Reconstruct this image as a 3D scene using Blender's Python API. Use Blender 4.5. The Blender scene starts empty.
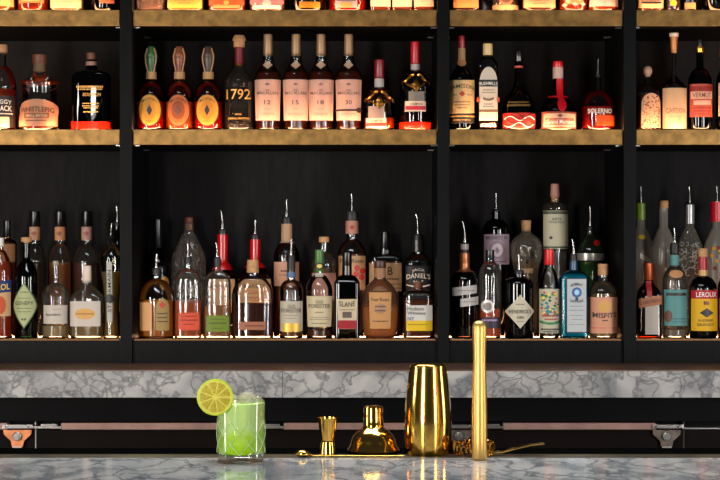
import bpy, bmesh, math, random
from mathutils import Vector, Matrix
PI = math.pi
SC = bpy.context.scene
COL = SC.collection

# ------------------------------------------------------------------ camera, world, lights, exposure
F, CAMZ = 1776.0, 1.47                     # focal length in pixels of the 720x480 frame, eye height
cam_d = bpy.data.cameras.new('camera')
cam_d.sensor_width = 36.0
cam_d.lens = F / 720.0 * 36.0
cam_d.clip_end = 60
cam = bpy.data.objects.new('camera', cam_d)
COL.objects.link(cam)
cam.location = (0, 0, CAMZ)
cam.rotation_euler = (PI / 2, 0, 0)
SC.camera = cam

world = bpy.data.worlds.new('world')
SC.world = world
world.use_nodes = True
wb = world.node_tree.nodes['Background']
wb.inputs[0].default_value = (0.75, 0.82, 1.0, 1)
wb.inputs[1].default_value = 0.035

SC.view_settings.view_transform = 'Standard'
SC.view_settings.look = 'None'
SC.view_settings.exposure = 0.0
SC.view_settings.gamma = 1.0
SC.view_settings.use_curve_mapping = False
SC.cycles.use_denoising = True
SC.cycles.max_bounces = 10
SC.cycles.diffuse_bounces = 3
SC.cycles.glossy_bounces = 4
SC.cycles.transmission_bounces = 8
SC.cycles.transparent_max_bounces = 40
SC.cycles.sample_clamp_indirect = 4.0
SC.cycles.caustics_reflective = False
SC.cycles.caustics_refractive = False


def area_light(name, loc, target, sx, sy, power, colour, spread=180):
    d = bpy.data.lights.new(name, 'AREA')
    d.shape = 'RECTANGLE'
    d.size, d.size_y = sx, sy
    d.energy = power
    d.color = colour
    d.spread = math.radians(spread)
    o = bpy.data.objects.new(name, d)
    COL.objects.link(o)
    o.location = loc
    o.rotation_euler = (Vector(target) - Vector(loc)).to_track_quat('-Z', 'Y').to_euler()
    return o


# two tall soft lights each side of the photographer, low so the bottom shelf gets most of them
area_light('softbox', (-2.3, 2.9, 1.30), (-0.1, 5.6, 1.20), 0.42, 1.3, 25, (1.0, 0.95, 0.88), 110)
area_light('softbox', (2.3, 3.1, 1.30), (0.1, 5.6, 1.20), 0.34, 1.3, 18, (0.97, 0.97, 0.98), 110)
# two slimmer ones beside the camera
area_light('strip_softbox', (-1.35, 0.6, 1.25), (-0.1, 3.3, 1.12), 0.34, 1.5, 30, (1.0, 0.94, 0.86), 120)
area_light('strip_softbox', (1.8, 1.0, 1.25), (0.2, 3.3, 1.12), 0.26, 1.5, 14, (1.0, 0.92, 0.8), 120)
# unseen soft light added above the bar to brighten drink and tools
area_light('overhead_fill', (-0.1, 3.7, 2.95), (0, 3.9, 1.0), 1.8, 0.5, 34, (0.95, 0.98, 1.0), 110)
LED = (1.0, 0.50, 0.22)

# ------------------------------------------------------------------ materials
MATS = {}


def lin(c):
    if max(c) > 1.01:
        c = [v / 255.0 for v in c]
        return tuple((v / 12.92 if v <= 0.04045 else ((v + 0.055) / 1.055) ** 2.4) for v in c) + (1,)
    return tuple(c) + (1,)


def new_mat(name):
    m = bpy.data.materials.new(name)
    m.use_nodes = True
    nt = m.node_tree
    for n in list(nt.nodes):
        nt.nodes.remove(n)
    out = nt.nodes.new('ShaderNodeOutputMaterial')
    return m, nt, out


def N(nt, t, **kw):
    n = nt.nodes.new(t)
    for k, v in kw.items():
        setattr(n, k, v)
    return n


def pbr(name, col, rough=0.5, metal=0.0, bump=0.0, bscale=60.0, var=0.0, vscale=8.0, coat=0.0, spec=0.5):
    """plain surface with slight colour variation and fine bump"""
    key = ('pbr', name)
    if key in MATS:
        return MATS[key]
    m, nt, out = new_mat(name)
    p = N(nt, 'ShaderNodeBsdfPrincipled')
    c = lin(col)
    p.inputs['Base Color'].default_value = c
    p.inputs['Roughness'].default_value = rough
    p.inputs['Metallic'].default_value = metal
    p.inputs['Coat Weight'].default_value = coat
    p.inputs['Specular IOR Level'].default_value = spec
    p.inputs['Coat Roughness'].default_value = 0.06
    tc = N(nt, 'ShaderNodeTexCoord')
    if var > 0:
        nz = N(nt, 'ShaderNodeTexNoise')
        nz.inputs['Scale'].default_value = vscale
        nz.inputs['Detail'].default_value = 6
        nt.links.new(tc.outputs['Object'], nz.inputs['Vector'])
        r = N(nt, 'ShaderNodeValToRGB')
        r.color_ramp.elements[0].position = 0.3
        r.color_ramp.elements[0].color = tuple(v * (1 - var) for v in c[:3]) + (1,)
        r.color_ramp.elements[1].position = 0.7
        r.color_ramp.elements[1].color = tuple(min(1, v * (1 + var)) for v in c[:3]) + (1,)
        nt.links.new(nz.outputs['Fac'], r.inputs['Fac'])
        nt.links.new(r.outputs['Color'], p.inputs['Base Color'])
    if bump > 0:
        nb = N(nt, 'ShaderNodeTexNoise')
        nb.inputs['Scale'].default_value = bscale
        nt.links.new(tc.outputs['Object'], nb.inputs['Vector'])
        b = N(nt, 'ShaderNodeBump')
        b.inputs['Strength'].default_value = bump
        b.inputs['Distance'].default_value = 0.003
        nt.links.new(nb.outputs['Fac'], b.inputs['Height'])
        nt.links.new(b.outputs['Normal'], p.inputs['Normal'])
    nt.links.new(p.outputs[0], out.inputs[0])
    MATS[key] = m
    return m


def paper(col, trans=0.35, rough=0.55):
    """printed paper that lets some light through"""
    key = ('paper', tuple(col), trans)
    if key in MATS:
        return MATS[key]
    m, nt, out = new_mat('printed paper')
    c = lin(col)
    p = N(nt, 'ShaderNodeBsdfPrincipled')
    p.inputs['Base Color'].default_value = c
    p.inputs['Roughness'].default_value = rough
    t = N(nt, 'ShaderNodeBsdfTranslucent')
    t.inputs['Color'].default_value = c
    mx = N(nt, 'ShaderNodeMixShader')
    mx.inputs[0].default_value = trans
    nt.links.new(p.outputs[0], mx.inputs[1])
    nt.links.new(t.outputs[0], mx.inputs[2])
    nt.links.new(mx.outputs[0], out.inputs[0])
    MATS[key] = m
    return m


def ink(col, rough=0.5, metal=0.0):
    key = ('ink', tuple(col), rough, metal)
    if key not in MATS:
        m, nt, out = new_mat('ink')
        p = N(nt, 'ShaderNodeBsdfPrincipled')
        p.inputs['Base Color'].default_value = lin(col)
        p.inputs['Roughness'].default_value = rough
        p.inputs['Metallic'].default_value = metal
        nt.links.new(p.outputs[0], out.inputs[0])
        MATS[key] = m
    return MATS[key]


def glass(tint=(0.93, 0.94, 0.93), edge=(0.50, 0.52, 0.52), rough=0.03, frost=0.0, etch=0.0):
    """thin bottle glass: tinted see-through, fresnel shine, optional frosting, used faintly to brighten clear glass"""
    key = ('glass', tint, edge, rough, frost, etch)
    if key in MATS:
        return MATS[key]
    m, nt, out = new_mat('bottle glass')
    lw = N(nt, 'ShaderNodeLayerWeight')
    lw.inputs['Blend'].default_value = 0.35
    mc = N(nt, 'ShaderNodeMix', data_type='RGBA')
    mc.inputs[6].default_value = tuple(tint) + (1,)
    mc.inputs[7].default_value = tuple(edge) + (1,)
    nt.links.new(lw.outputs['Facing'], mc.inputs[0])
    tr = N(nt, 'ShaderNodeBsdfTransparent')
    nt.links.new(mc.outputs[2], tr.inputs[0])
    gl = N(nt, 'ShaderNodeBsdfGlossy')
    gl.inputs['Roughness'].default_value = rough
    fr = N(nt, 'ShaderNodeFresnel')
    fr.inputs['IOR'].default_value = 1.55
    mul = N(nt, 'ShaderNodeMath', operation='MULTIPLY')
    mul.inputs[1].default_value = 1.05
    nt.links.new(fr.outputs[0], mul.inputs[0])
    mx = N(nt, 'ShaderNodeMixShader')
    nt.links.new(mul.outputs[0], mx.inputs[0])
    nt.links.new(tr.outputs[0], mx.inputs[1])
    nt.links.new(gl.outputs[0], mx.inputs[2])
    last = mx
    tc = N(nt, 'ShaderNodeTexCoord')
    if frost > 0:
        d = N(nt, 'ShaderNodeBsdfTranslucent')
        d.inputs[0].default_value = (0.9, 0.82, 0.7, 1)
        d2 = N(nt, 'ShaderNodeBsdfDiffuse')
        d2.inputs[0].default_value = (0.7, 0.62, 0.52, 1)
        a = N(nt, 'ShaderNodeMixShader')
        a.inputs[0].default_value = 0.5
        nt.links.new(d.outputs[0], a.inputs[1])
        nt.links.new(d2.outputs[0], a.inputs[2])
        b = N(nt, 'ShaderNodeMixShader')
        b.inputs[0].default_value = frost
        nt.links.new(mx.outputs[0], b.inputs[1])
        nt.links.new(a.outputs[0], b.inputs[2])
        last = b
    if etch > 0:
        v = N(nt, 'ShaderNodeTexVoronoi', feature='DISTANCE_TO_EDGE')
        v.inputs['Scale'].default_value = etch
        nt.links.new(tc.outputs['Object'], v.inputs['Vector'])
        bm_ = N(nt, 'ShaderNodeBump')
        bm_.inputs['Strength'].default_value = 1.0
        bm_.inputs['Distance'].default_value = 0.02
        nt.links.new(v.outputs['Distance'], bm_.inputs['Height'])
        nt.links.new(bm_.outputs[0], gl.inputs['Normal'])
        nt.links.new(bm_.outputs[0], fr.inputs['Normal'])
        nt.links.new(bm_.outputs[0], lw.inputs['Normal'])
    nt.links.new(last.outputs[0], out.inputs[0])
    MATS[key] = m
    return m


def liquid(col, see=0.45, gloss=0.04):
    key = ('liquid', tuple(col), see)
    if key in MATS:
        return MATS[key]
    m, nt, out = new_mat('spirit')
    c = lin(col)
    tr = N(nt, 'ShaderNodeBsdfTransparent')
    tr.inputs[0].default_value = tuple(v ** 0.7 for v in c[:3]) + (1,)
    tl = N(nt, 'ShaderNodeBsdfTranslucent')
    tl.inputs[0].default_value = c
    df = N(nt, 'ShaderNodeBsdfDiffuse')
    df.inputs[0].default_value = c
    a = N(nt, 'ShaderNodeMixShader')
    a.inputs[0].default_value = 0.35
    nt.links.new(tl.outputs[0], a.inputs[1])
    nt.links.new(df.outputs[0], a.inputs[2])
    b = N(nt, 'ShaderNodeMixShader')
    b.inputs[0].default_value = 1 - see
    nt.links.new(tr.outputs[0], b.inputs[1])
    nt.links.new(a.outputs[0], b.inputs[2])
    gl = N(nt, 'ShaderNodeBsdfGlossy')
    gl.inputs['Roughness'].default_value = 0.1
    e = N(nt, 'ShaderNodeMixShader')
    e.inputs[0].default_value = gloss
    nt.links.new(b.outputs[0], e.inputs[1])
    nt.links.new(gl.outputs[0], e.inputs[2])
    nt.links.new(e.outputs[0], out.inputs[0])
    MATS[key] = m
    return m


def emitter(name, col, strength):
    key = ('em', name, strength)
    if key in MATS:
        return MATS[key]
    m, nt, out = new_mat(name)
    e = N(nt, 'ShaderNodeEmission')
    e.inputs[0].default_value = tuple(col) + (1,)
    e.inputs[1].default_value = strength
    nt.links.new(e.outputs[0], out.inputs[0])
    MATS[key] = m
    return m


def marble(name, base, vein, dark, rough, stretch=(1, 1, 1), scale=7.0, bump=0.0):
    m, nt, out = new_mat(name)
    tc = N(nt, 'ShaderNodeTexCoord')
    mp = N(nt, 'ShaderNodeMapping')
    mp.inputs['Scale'].default_value = stretch
    nt.links.new(tc.outputs['Object'], mp.inputs['Vector'])
    n1 = N(nt, 'ShaderNodeTexNoise')
    n1.inputs['Scale'].default_value = scale * 0.6
    n1.inputs['Detail'].default_value = 8
    n1.inputs['Distortion'].default_value = 1.2
    nt.links.new(mp.outputs[0], n1.inputs['Vector'])
    r1 = N(nt, 'ShaderNodeValToRGB')
    r1.color_ramp.elements[0].position = 0.36
    r1.color_ramp.elements[0].color = lin(dark)
    r1.color_ramp.elements[1].position = 0.62
    r1.color_ramp.elements[1].color = lin(base)
    nt.links.new(n1.outputs['Fac'], r1.inputs['Fac'])
    # veins: edges of distorted cells
    n2 = N(nt, 'ShaderNodeTexNoise')
    n2.inputs['Scale'].default_value = scale * 0.9
    n2.inputs['Detail'].default_value = 5
    nt.links.new(mp.outputs[0], n2.inputs['Vector'])
    add = N(nt, 'ShaderNodeMix', data_type='VECTOR')
    add.inputs[0].default_value = 0.22
    nt.links.new(mp.outputs[0], add.inputs[4])
    nt.links.new(n2.outputs['Color'], add.inputs[5])
    v = N(nt, 'ShaderNodeTexVoronoi', feature='DISTANCE_TO_EDGE')
    v.inputs['Scale'].default_value = scale * 1.5
    nt.links.new(add.outputs[1], v.inputs['Vector'])
    r2 = N(nt, 'ShaderNodeValToRGB')
    r2.color_ramp.elements[0].position = 0.0
    r2.color_ramp.elements[0].color = (1, 1, 1, 1)
    r2.color_ramp.elements[1].position = 0.11
    r2.color_ramp.elements[1].color = (0, 0, 0, 1)
    nt.links.new(v.outputs['Distance'], r2.inputs['Fac'])
    n3 = N(nt, 'ShaderNodeTexNoise')
    n3.inputs['Scale'].default_value = scale * 2.5
    n3.inputs['Detail'].default_value = 6
    nt.links.new(mp.outputs[0], n3.inputs['Vector'])
    mu = N(nt, 'ShaderNodeMath', operation='MULTIPLY')
    nt.links.new(r2.outputs['Color'], mu.inputs[0])
    nt.links.new(n3.outputs['Fac'], mu.inputs[1])
    mu2 = N(nt, 'ShaderNodeMath', operation='MULTIPLY')
    mu2.inputs[1].default_value = 1.5
    mu2.use_clamp = True
    nt.links.new(mu.outputs[0], mu2.inputs[0])
    mc = N(nt, 'ShaderNodeMix', data_type='RGBA')
    nt.links.new(mu2.outputs[0], mc.inputs[0])
    nt.links.new(r1.outputs['Color'], mc.inputs[6])
    mc.inputs[7].default_value = lin(vein)
    p = N(nt, 'ShaderNodeBsdfPrincipled')
    p.inputs['Roughness'].default_value = rough
    nt.links.new(mc.outputs[2], p.inputs['Base Color'])
    if bump:
        b = N(nt, 'ShaderNodeBump')
        b.inputs['Strength'].default_value = bump
        b.inputs['Distance'].default_value = 0.001
        nt.links.new(n3.outputs['Fac'], b.inputs['Height'])
        nt.links.new(b.outputs[0], p.inputs['Normal'])
    nt.links.new(p.outputs[0], out.inputs[0])
    return m


def stained_wood(name, col, rough=0.45, spec=0.25):
    m, nt, out = new_mat(name)
    c = lin(col)
    tc = N(nt, 'ShaderNodeTexCoord')
    mp = N(nt, 'ShaderNodeMapping')
    mp.inputs['Scale'].default_value = (14, 14, 2.2)
    nt.links.new(tc.outputs['Object'], mp.inputs['Vector'])
    nz = N(nt, 'ShaderNodeTexNoise')
    nz.inputs['Scale'].default_value = 6
    nz.inputs['Detail'].default_value = 8
    nz.inputs['Distortion'].default_value = 0.6
    nt.links.new(mp.outputs[0], nz.inputs['Vector'])
    n2 = N(nt, 'ShaderNodeTexNoise')
    n2.inputs['Scale'].default_value = 3.0
    nt.links.new(tc.outputs['Object'], n2.inputs['Vector'])
    mu = N(nt, 'ShaderNodeMath', operation='MULTIPLY')
    nt.links.new(nz.outputs['Fac'], mu.inputs[0])
    nt.links.new(n2.outputs['Fac'], mu.inputs[1])
    r = N(nt, 'ShaderNodeValToRGB')
    r.color_ramp.elements[0].position = 0.12
    r.color_ramp.elements[0].color = tuple(v * 0.6 for v in c[:3]) + (1,)
    r.color_ramp.elements[1].position = 0.42
    r.color_ramp.elements[1].color = tuple(v * 1.6 for v in c[:3]) + (1,)
    nt.links.new(mu.outputs[0], r.inputs['Fac'])
    p = N(nt, 'ShaderNodeBsdfPrincipled')
    p.inputs['Roughness'].default_value = rough
    p.inputs['Specular IOR Level'].default_value = spec
    nt.links.new(r.outputs['Color'], p.inputs['Base Color'])
    b = N(nt, 'ShaderNodeBump')
    b.inputs['Strength'].default_value = 0.25
    b.inputs['Distance'].default_value = 0.002
    nt.links.new(nz.outputs['Fac'], b.inputs['Height'])
    nt.links.new(b.outputs[0], p.inputs['Normal'])
    nt.links.new(p.outputs[0], out.inputs[0])
    return m


M_BLACKWOOD = stained_wood('black stained wood', (8, 8, 9), 0.5, 0.09)
M_PANEL = stained_wood('black stained back panel', (20, 18, 19), 0.6, 0.10)
M_BRASS_LIP = pbr('aged brass', (138, 104, 56), 0.42, 0.75, 0.3, 45, 0.38, 30)
M_STEEL = pbr('brushed steel', (175, 172, 168), 0.28, 1.0, 0.1, 90)
M_GOLD = pbr('polished gold metal', (240, 188, 90), 0.13, 1.0)
M_GOLD_B = pbr('satin brass', (232, 188, 108), 0.40, 1.0)
M_GOLD_TRIM = pbr('gold trim', (214, 150, 60), 0.25, 1.0)
M_COPPER = pbr('worn copper plate', (190, 118, 78), 0.38, 0.8, 0.2, 60, 0.3, 30)
M_RUBBER = pbr('black rubber', (16, 15, 16), 0.5, 0.0)
M_BLACK = pbr('black gloss plastic', (14, 13, 14), 0.25, 0.0)
M_CORK = pbr('cork', (178, 132, 88), 0.8, 0.0, 0.4, 120, 0.2, 60)
M_CORKD = pbr('dark wood stopper', (104, 56, 34), 0.55, 0.0, 0.2, 90, 0.25, 40)
M_CHROME = pbr('pourer steel', (170, 168, 164), 0.24, 1.0)
CLEAR = glass((0.95, 0.95, 0.94), (0.62, 0.60, 0.57))
CLEARB = glass((0.92, 0.94, 0.94), (0.50, 0.50, 0.48), 0.03, 0.03)  # faint warm frost put into clear glass so it catches light
DARKG = glass((0.05, 0.03, 0.02), (0.01, 0.008, 0.006))
BLACKG = glass((0.008, 0.008, 0.008), (0.002, 0.002, 0.002), 0.05)
GREENG = glass((0.05, 0.13, 0.06), (0.01, 0.03, 0.012))
GREENB = glass((0.25, 0.65, 0.30), (0.04, 0.22, 0.08), 0.03, 0.02)
FROST = glass((0.85, 0.86, 0.85), (0.5, 0.5, 0.5), 0.2, 0.34)
AMBERG = glass((0.85, 0.52, 0.25), (0.35, 0.14, 0.05))


# ------------------------------------------------------------------ mesh helpers
def link(name, me, mat=None, parent=None, loc=None):
    o = bpy.data.objects.new(name, me)
    COL.objects.link(o)
    if mat is not None:
        for m in (mat if isinstance(mat, (list, tuple)) else [mat]):
            me.materials.append(m)
    if parent is not None:
        o.parent = parent
    if loc is not None:
        o.location = loc
    return o


def thing(name, label, cat, loc=(0, 0, 0), group=None, kind=None):
    o = bpy.data.objects.new(name, None)
    o.empty_display_size = 0.02
    COL.objects.link(o)
    o.location = loc
    return tag(o, label, cat, group, kind)


def tag(o, label, cat, group=None, kind=None):
    o['label'] = label
    o['category'] = cat
    if group:
        o['group'] = group
    if kind:
        o['kind'] = kind
    return o


def boxes(name, bxs, mat, parent=None, bevel=0.0, smooth=False, loc=None):
    bm = bmesh.new()
    for (x0, x1, y0, y1, z0, z1) in bxs:
        mt = Matrix.Translation(((x0 + x1) / 2, (y0 + y1) / 2, (z0 + z1) / 2)) @ Matrix.Diagonal((x1 - x0, y1 - y0, z1 - z0, 1))
        r = bmesh.ops.create_cube(bm, size=1, matrix=mt)
    if bevel:
        bmesh.ops.bevel(bm, geom=list(bm.edges), offset=bevel, segments=2, profile=0.7, affect='EDGES')
    me = bpy.data.meshes.new(name)
    bm.to_mesh(me)
    bm.free()
    return link(name, me, mat, parent, loc)


def mesh_of(name, verts, faces, mat, parent=None, smooth=True, loc=None):
    me = bpy.data.meshes.new(name)
    me.from_pydata(verts, [], faces)
    if smooth:
        me.polygons.foreach_set('use_smooth', [True] * len(me.polygons))
    me.update()
    return link(name, me, mat, parent, loc)


def ring_mesh(rings, caps=(True, True)):
    """rings: list of equal length loops of points"""
    n = len(rings[0])
    vs = [p for r in rings for p in r]
    fs = []
    for k in range(len(rings) - 1):
        a, b = k * n, (k + 1) * n
        for i in range(n):
            j = (i + 1) % n
            fs.append((a + i, a + j, b + j, b + i))
    if caps[0]:
        fs.append(tuple(range(n - 1, -1, -1)))
    if caps[1]:
        o = (len(rings) - 1) * n
        fs.append(tuple(range(o, o + n)))
    return vs, fs


def lathe(name, pts, mat, parent=None, seg=28, caps=(True, True), loc=None, cx=0.0, cy=0.0, smooth=True):
    rings = []
    for (z, r) in pts:
        rings.append([(cx + r * math.cos(2 * PI * i / seg), cy + r * math.sin(2 * PI * i / seg), z) for i in range(seg)])
    vs, fs = ring_mesh(rings, caps)
    o = mesh_of(name, vs, fs, mat, parent, smooth, loc)
    if smooth:
        sharp(o)
    return o


def sharp(o, ang=40):
    """mark edges sharper than ang as sharp so that flat ends stay crisp"""
    bm = bmesh.new()
    bm.from_mesh(o.data)
    a = math.radians(ang)
    for e in bm.edges:
        if len(e.link_faces) == 2 and e.calc_face_angle(0) > a:
            e.smooth = False
    bm.to_mesh(o.data)
    bm.free()


def tube(name, path, r, mat, parent=None, seg=10, loc=None, radii=None):
    rings = []
    n = len(path)
    P = [Vector(p) for p in path]
    up = Vector((0, 0, 1))
    for k in range(n):
        d = (P[min(k + 1, n - 1)] - P[max(k - 1, 0)]).normalized()
        s = d.cross(Vector((0, 1, 0)) if abs(d.y) < 0.9 else up).normalized()
        t = d.cross(s).normalized()
        rr = radii[k] if radii else r
        rings.append([tuple(P[k] + (s * math.cos(2 * PI * i / seg) + t * math.sin(2 * PI * i / seg)) * rr) for i in range(seg)])
    vs, fs = ring_mesh(rings)
    o = mesh_of(name, vs, fs, mat, parent, True, loc)
    sharp(o, 50)
    return o


_TXT = {}


def text_geo(s):
    """vertices (0..1, 0..1) and faces of flat lettering"""
    if s in _TXT:
        return _TXT[s]
    cu = bpy.data.curves.new('lettering', 'FONT')
    cu.body = s
    cu.resolution_u = 2
    cu.offset = 0.004
    ob = bpy.data.objects.new('lettering', cu)
    COL.objects.link(ob)
    me = bpy.data.meshes.new_from_object(ob)
    vs = [tuple(v.co) for v in me.vertices]
    fs = [tuple(p.vertices) for p in me.polygons]
    bpy.data.objects.remove(ob)
    bpy.data.meshes.remove(me)
    x0, x1 = min(v[0] for v in vs), max(v[0] for v in vs)
    y0, y1 = min(v[1] for v in vs), max(v[1] for v in vs)
    _TXT[s] = ([((v[0] - x0) / (x1 - x0) - 0.5, (v[1] - y0) / (y1 - y0) - 0.5) for v in vs], fs)
    return _TXT[s]


def pt(px, py, Y):
    """the point at depth Y seen at a pixel of the photograph"""
    return Vector(((px - 360) / F * Y, Y, CAMZ - (py - 240) / F * Y))


# ------------------------------------------------------------------ the place
YS = 5.5                      # front of the shelving
DEPTH = 0.42
Z_LOW = pt(0, 339.5, YS).z    # bottles of the lowest row stand here
Z_MID = pt(0, 129.5, YS).z
Z_TOP = pt(0, 10.0, YS).z
Z_BACKCOUNTER = pt(0, 363, YS).z
Z_BAR = CAMZ - 0.40
XS = lambda px: (px - 360) / F * YS
X_OUT = (XS(-190), XS(905))
Y_BACK = YS + DEPTH

m_floor = pbr('dark floor', (40, 36, 34), 0.5, 0, 0.1, 20, 0.2, 3)
fl = boxes('floor', [(-3.2, 3.2, -1.0, 6.3, -0.05, 0.0)], m_floor)
fl['kind'] = 'structure'
m_wall = pbr('dark plaster', (30, 28, 29), 0.9, 0, 0.2, 30, 0.1, 4)
wl = boxes('wall_back', [(-3.2, 3.2, 6.3, 6.4, 0.0, 3.2)], m_wall)
wl['kind'] = 'structure'

# shelving unit ------------------------------------------------------
unit = thing('shelving_unit', 'black stained open shelving unit with brass edged shelves full of bottles', 'shelves', (0, YS, Z_BACKCOUNTER))
U = Vector((0, YS, Z_BACKCOUNTER))


def ubox(name, b, mat, parent=unit, bevel=0.0):
    return boxes(name, [(b[0], b[1], b[2] - U.y, b[3] - U.y, b[4] - U.z, b[5] - U.z)], mat, parent, bevel)


POSTS = [(-203, -190), (120.4, 132.6), (437.3, 449.0), (623.2, 635.5), (905, 918)]
ZCAP = 2.62
for a, b in POSTS:
    ubox('post', (XS(a), XS(b), YS - 0.012, Y_BACK, Z_BACKCOUNTER, ZCAP), M_BLACKWOOD, bevel=0.001)
ubox('back_panel', (XS(-203), XS(918), Y_BACK + 0.0005, Y_BACK + 0.02, Z_BACKCOUNTER, ZCAP), M_PANEL)
ubox('top_board', (XS(-203), XS(918), YS - 0.02, Y_BACK + 0.02, ZCAP, ZCAP + 0.04), M_BLACKWOOD)
E_MID = emitter('warm shelf light', LED, 72.0)
E_REAR = emitter('warm shelf light', LED, 9.0)
E_TOP = emitter('warm shelf light', LED, 38.0)
E_LOW = emitter('warm shelf light', LED, 0.28)
E_LOWB = emitter('warm shelf light', LED, 32.0)
M_DARKTOP = pbr('black lacquered shelf top', (26, 22, 20), 0.22)
for k in range(4):
    xa, xb = XS(POSTS[k][1]) + 0.0004, XS(POSTS[k + 1][0]) - 0.0004
    for Z, th, em in ((Z_TOP, 0.0495, E_TOP), (Z_MID, 0.047, E_MID)):
        sh = ubox('shelf', (xa, xb, YS + 0.008, Y_BACK, Z - th, Z - 0.004), M_BLACKWOOD)
        ubox('brass_edge', (xa + 0.002, xb - 0.002, YS - 0.002, YS + 0.0076, Z - th, Z), M_BRASS_LIP, sh, 0.0012)
        ubox('light_strip', (xa + 0.01, xb - 0.01, YS + 0.012, YS + 0.028, Z - 0.0039, Z - 0.0012), em, sh)
        ubox('light_strip', (xa + 0.01, xb - 0.01, YS + 0.165, YS + 0.175, Z - 0.0039, Z - 0.0012), E_REAR, sh)
        # small brackets that carry the shelf
        for xx, s in ((xa, 1), (xb, -1)):
            for yy in (YS + 0.03, YS + 0.30):
                x0, x1 = sorted((xx, xx + s * 0.018))
                ubox('shelf_pin', (x0, x1, yy, yy + 0.02, Z - th - 0.003, Z - th - 0.0002), M_STEEL, sh)
    sh = ubox('bottom_shelf', (xa, xb, YS, Y_BACK, Z_BACKCOUNTER + 0.0005, Z_LOW - 0.003), M_BLACKWOOD, bevel=0.001)
    ubox('shelf_surface', (xa, xb, YS + 0.0075, Y_BACK, Z_LOW - 0.0029, Z_LOW), M_DARKTOP, sh)
    ubox('light_strip', (xa + 0.006, xb - 0.006, YS + 0.0005, YS + 0.007, Z_LOW - 0.0029, Z_LOW + 0.0008), E_LOW, sh)
    ubox('light_strip', (xa + 0.006, xb - 0.006, YS + 0.147, YS + 0.156, Z_LOW + 0.0002, Z_LOW + 0.0009), E_LOWB, sh)

# back counter -------------------------------------------------------
YC = 5.204
M_MARBLE_B = marble('grey veined marble', (150, 146, 142), (66, 66, 70), (92, 92, 94), 0.35, (1, 1, 1.2), 11.0)
M_BROWN = pbr('dark brown top', (88, 62, 50), 0.35, 0, 0.1, 40, 0.25, 12)
bc = thing('back_counter', 'long back counter with a thick grey veined marble front edge under the shelving', 'counter', (0, YC, Z_BACKCOUNTER))
xl, xr, xseam = XS(-230), XS(950), (282.3 - 360) / F * YC
zt, zb = pt(0, 369.8, YC).z, pt(0, 397.7, YC).z
for a, b in ((xl, xseam - 0.0006), (xseam + 0.0006, xr)):
    boxes('marble_slab', [(a, b, 0, 0.06, zb - Z_BACKCOUNTER, 0 - 0.0035)], M_MARBLE_B, bc, 0.0015)
boxes('brown_top', [(xl, xr, 0.0005, 0.95, -0.0034, 0.0)], M_BROWN, bc)  # thin dark brown layer over the slabs
boxes('counter_core', [(xl, xr, 0.0605, 0.95, zb - Z_BACKCOUNTER, -0.0036)], M_BLACKWOOD, bc)

# refrigerated cabinet under it --------------------------------------
YF = 5.25
M_FRIDGE = pbr('black vinyl panel', (9, 8, 9), 0.5, 0, 0.1, 60, 0.2, 10, spec=0.04)
M_FRIDGE2 = pbr('black door', (14, 9, 8), 0.42, 0, 0.1, 60, 0.2, 10, spec=0.04)
M_STEEL_D = pbr('tarnished steel plate', (104, 92, 84), 0.38, 0.9, 0.2, 60, 0.4, 40)
M_RAIL = pbr('dull pinkish steel rail', (134, 104, 94), 0.42, 0.55, 0.2, 50, 0.2, 14)
XF = lambda px, Y=YF: (px - 360) / F * Y
ZF = lambda py, Y=YF: CAMZ - (py - 240) / F * Y
fr = thing('undercounter_cabinet', 'long black undercounter bottle cooler with a steel rail above its doors', 'cabinet', (0, YF, 0))
boxes('cabinet_body', [(xl, xr, 0.03, 0.85, 0.08, zb - 0.001)], M_FRIDGE, fr)
boxes('upper_panel', [(xl, xr, 0.0, 0.029, ZF(421.3), zb - 0.001)], M_FRIDGE, fr, 0.001)
boxes('plinth', [(xl, xr, 0.06, 0.85, 0.0, 0.079)], M_FRIDGE, fr)
dgaps = [-150, 35.5, 256.5, 476, 684, 900]
for a, b in zip(dgaps[:-1], dgaps[1:]):
    boxes('door', [(XF(a) + 0.002, XF(b) - 0.002, 0.0, 0.029, 0.10, ZF(430))], M_FRIDGE2, fr, 0.002)
    boxes('door_gasket', [(XF(b) - 0.0015, XF(b) + 0.0015, 0.002, 0.029, 0.10, ZF(422))], M_STEEL if b < 60 else M_RUBBER, fr)
for a, b in ((-150, 8), (62, 228), (284, 446), (503, 655)):
    boxes('steel_rail', [(XF(a), XF(b), -0.012, 0.029, ZF(429.2), ZF(422.8))], M_RAIL, fr, 0.001)
boxes('thin_rail', [(XF(684), XF(880), -0.004, 0.029, ZF(429), ZF(427.6))], M_STEEL, fr)
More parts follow.
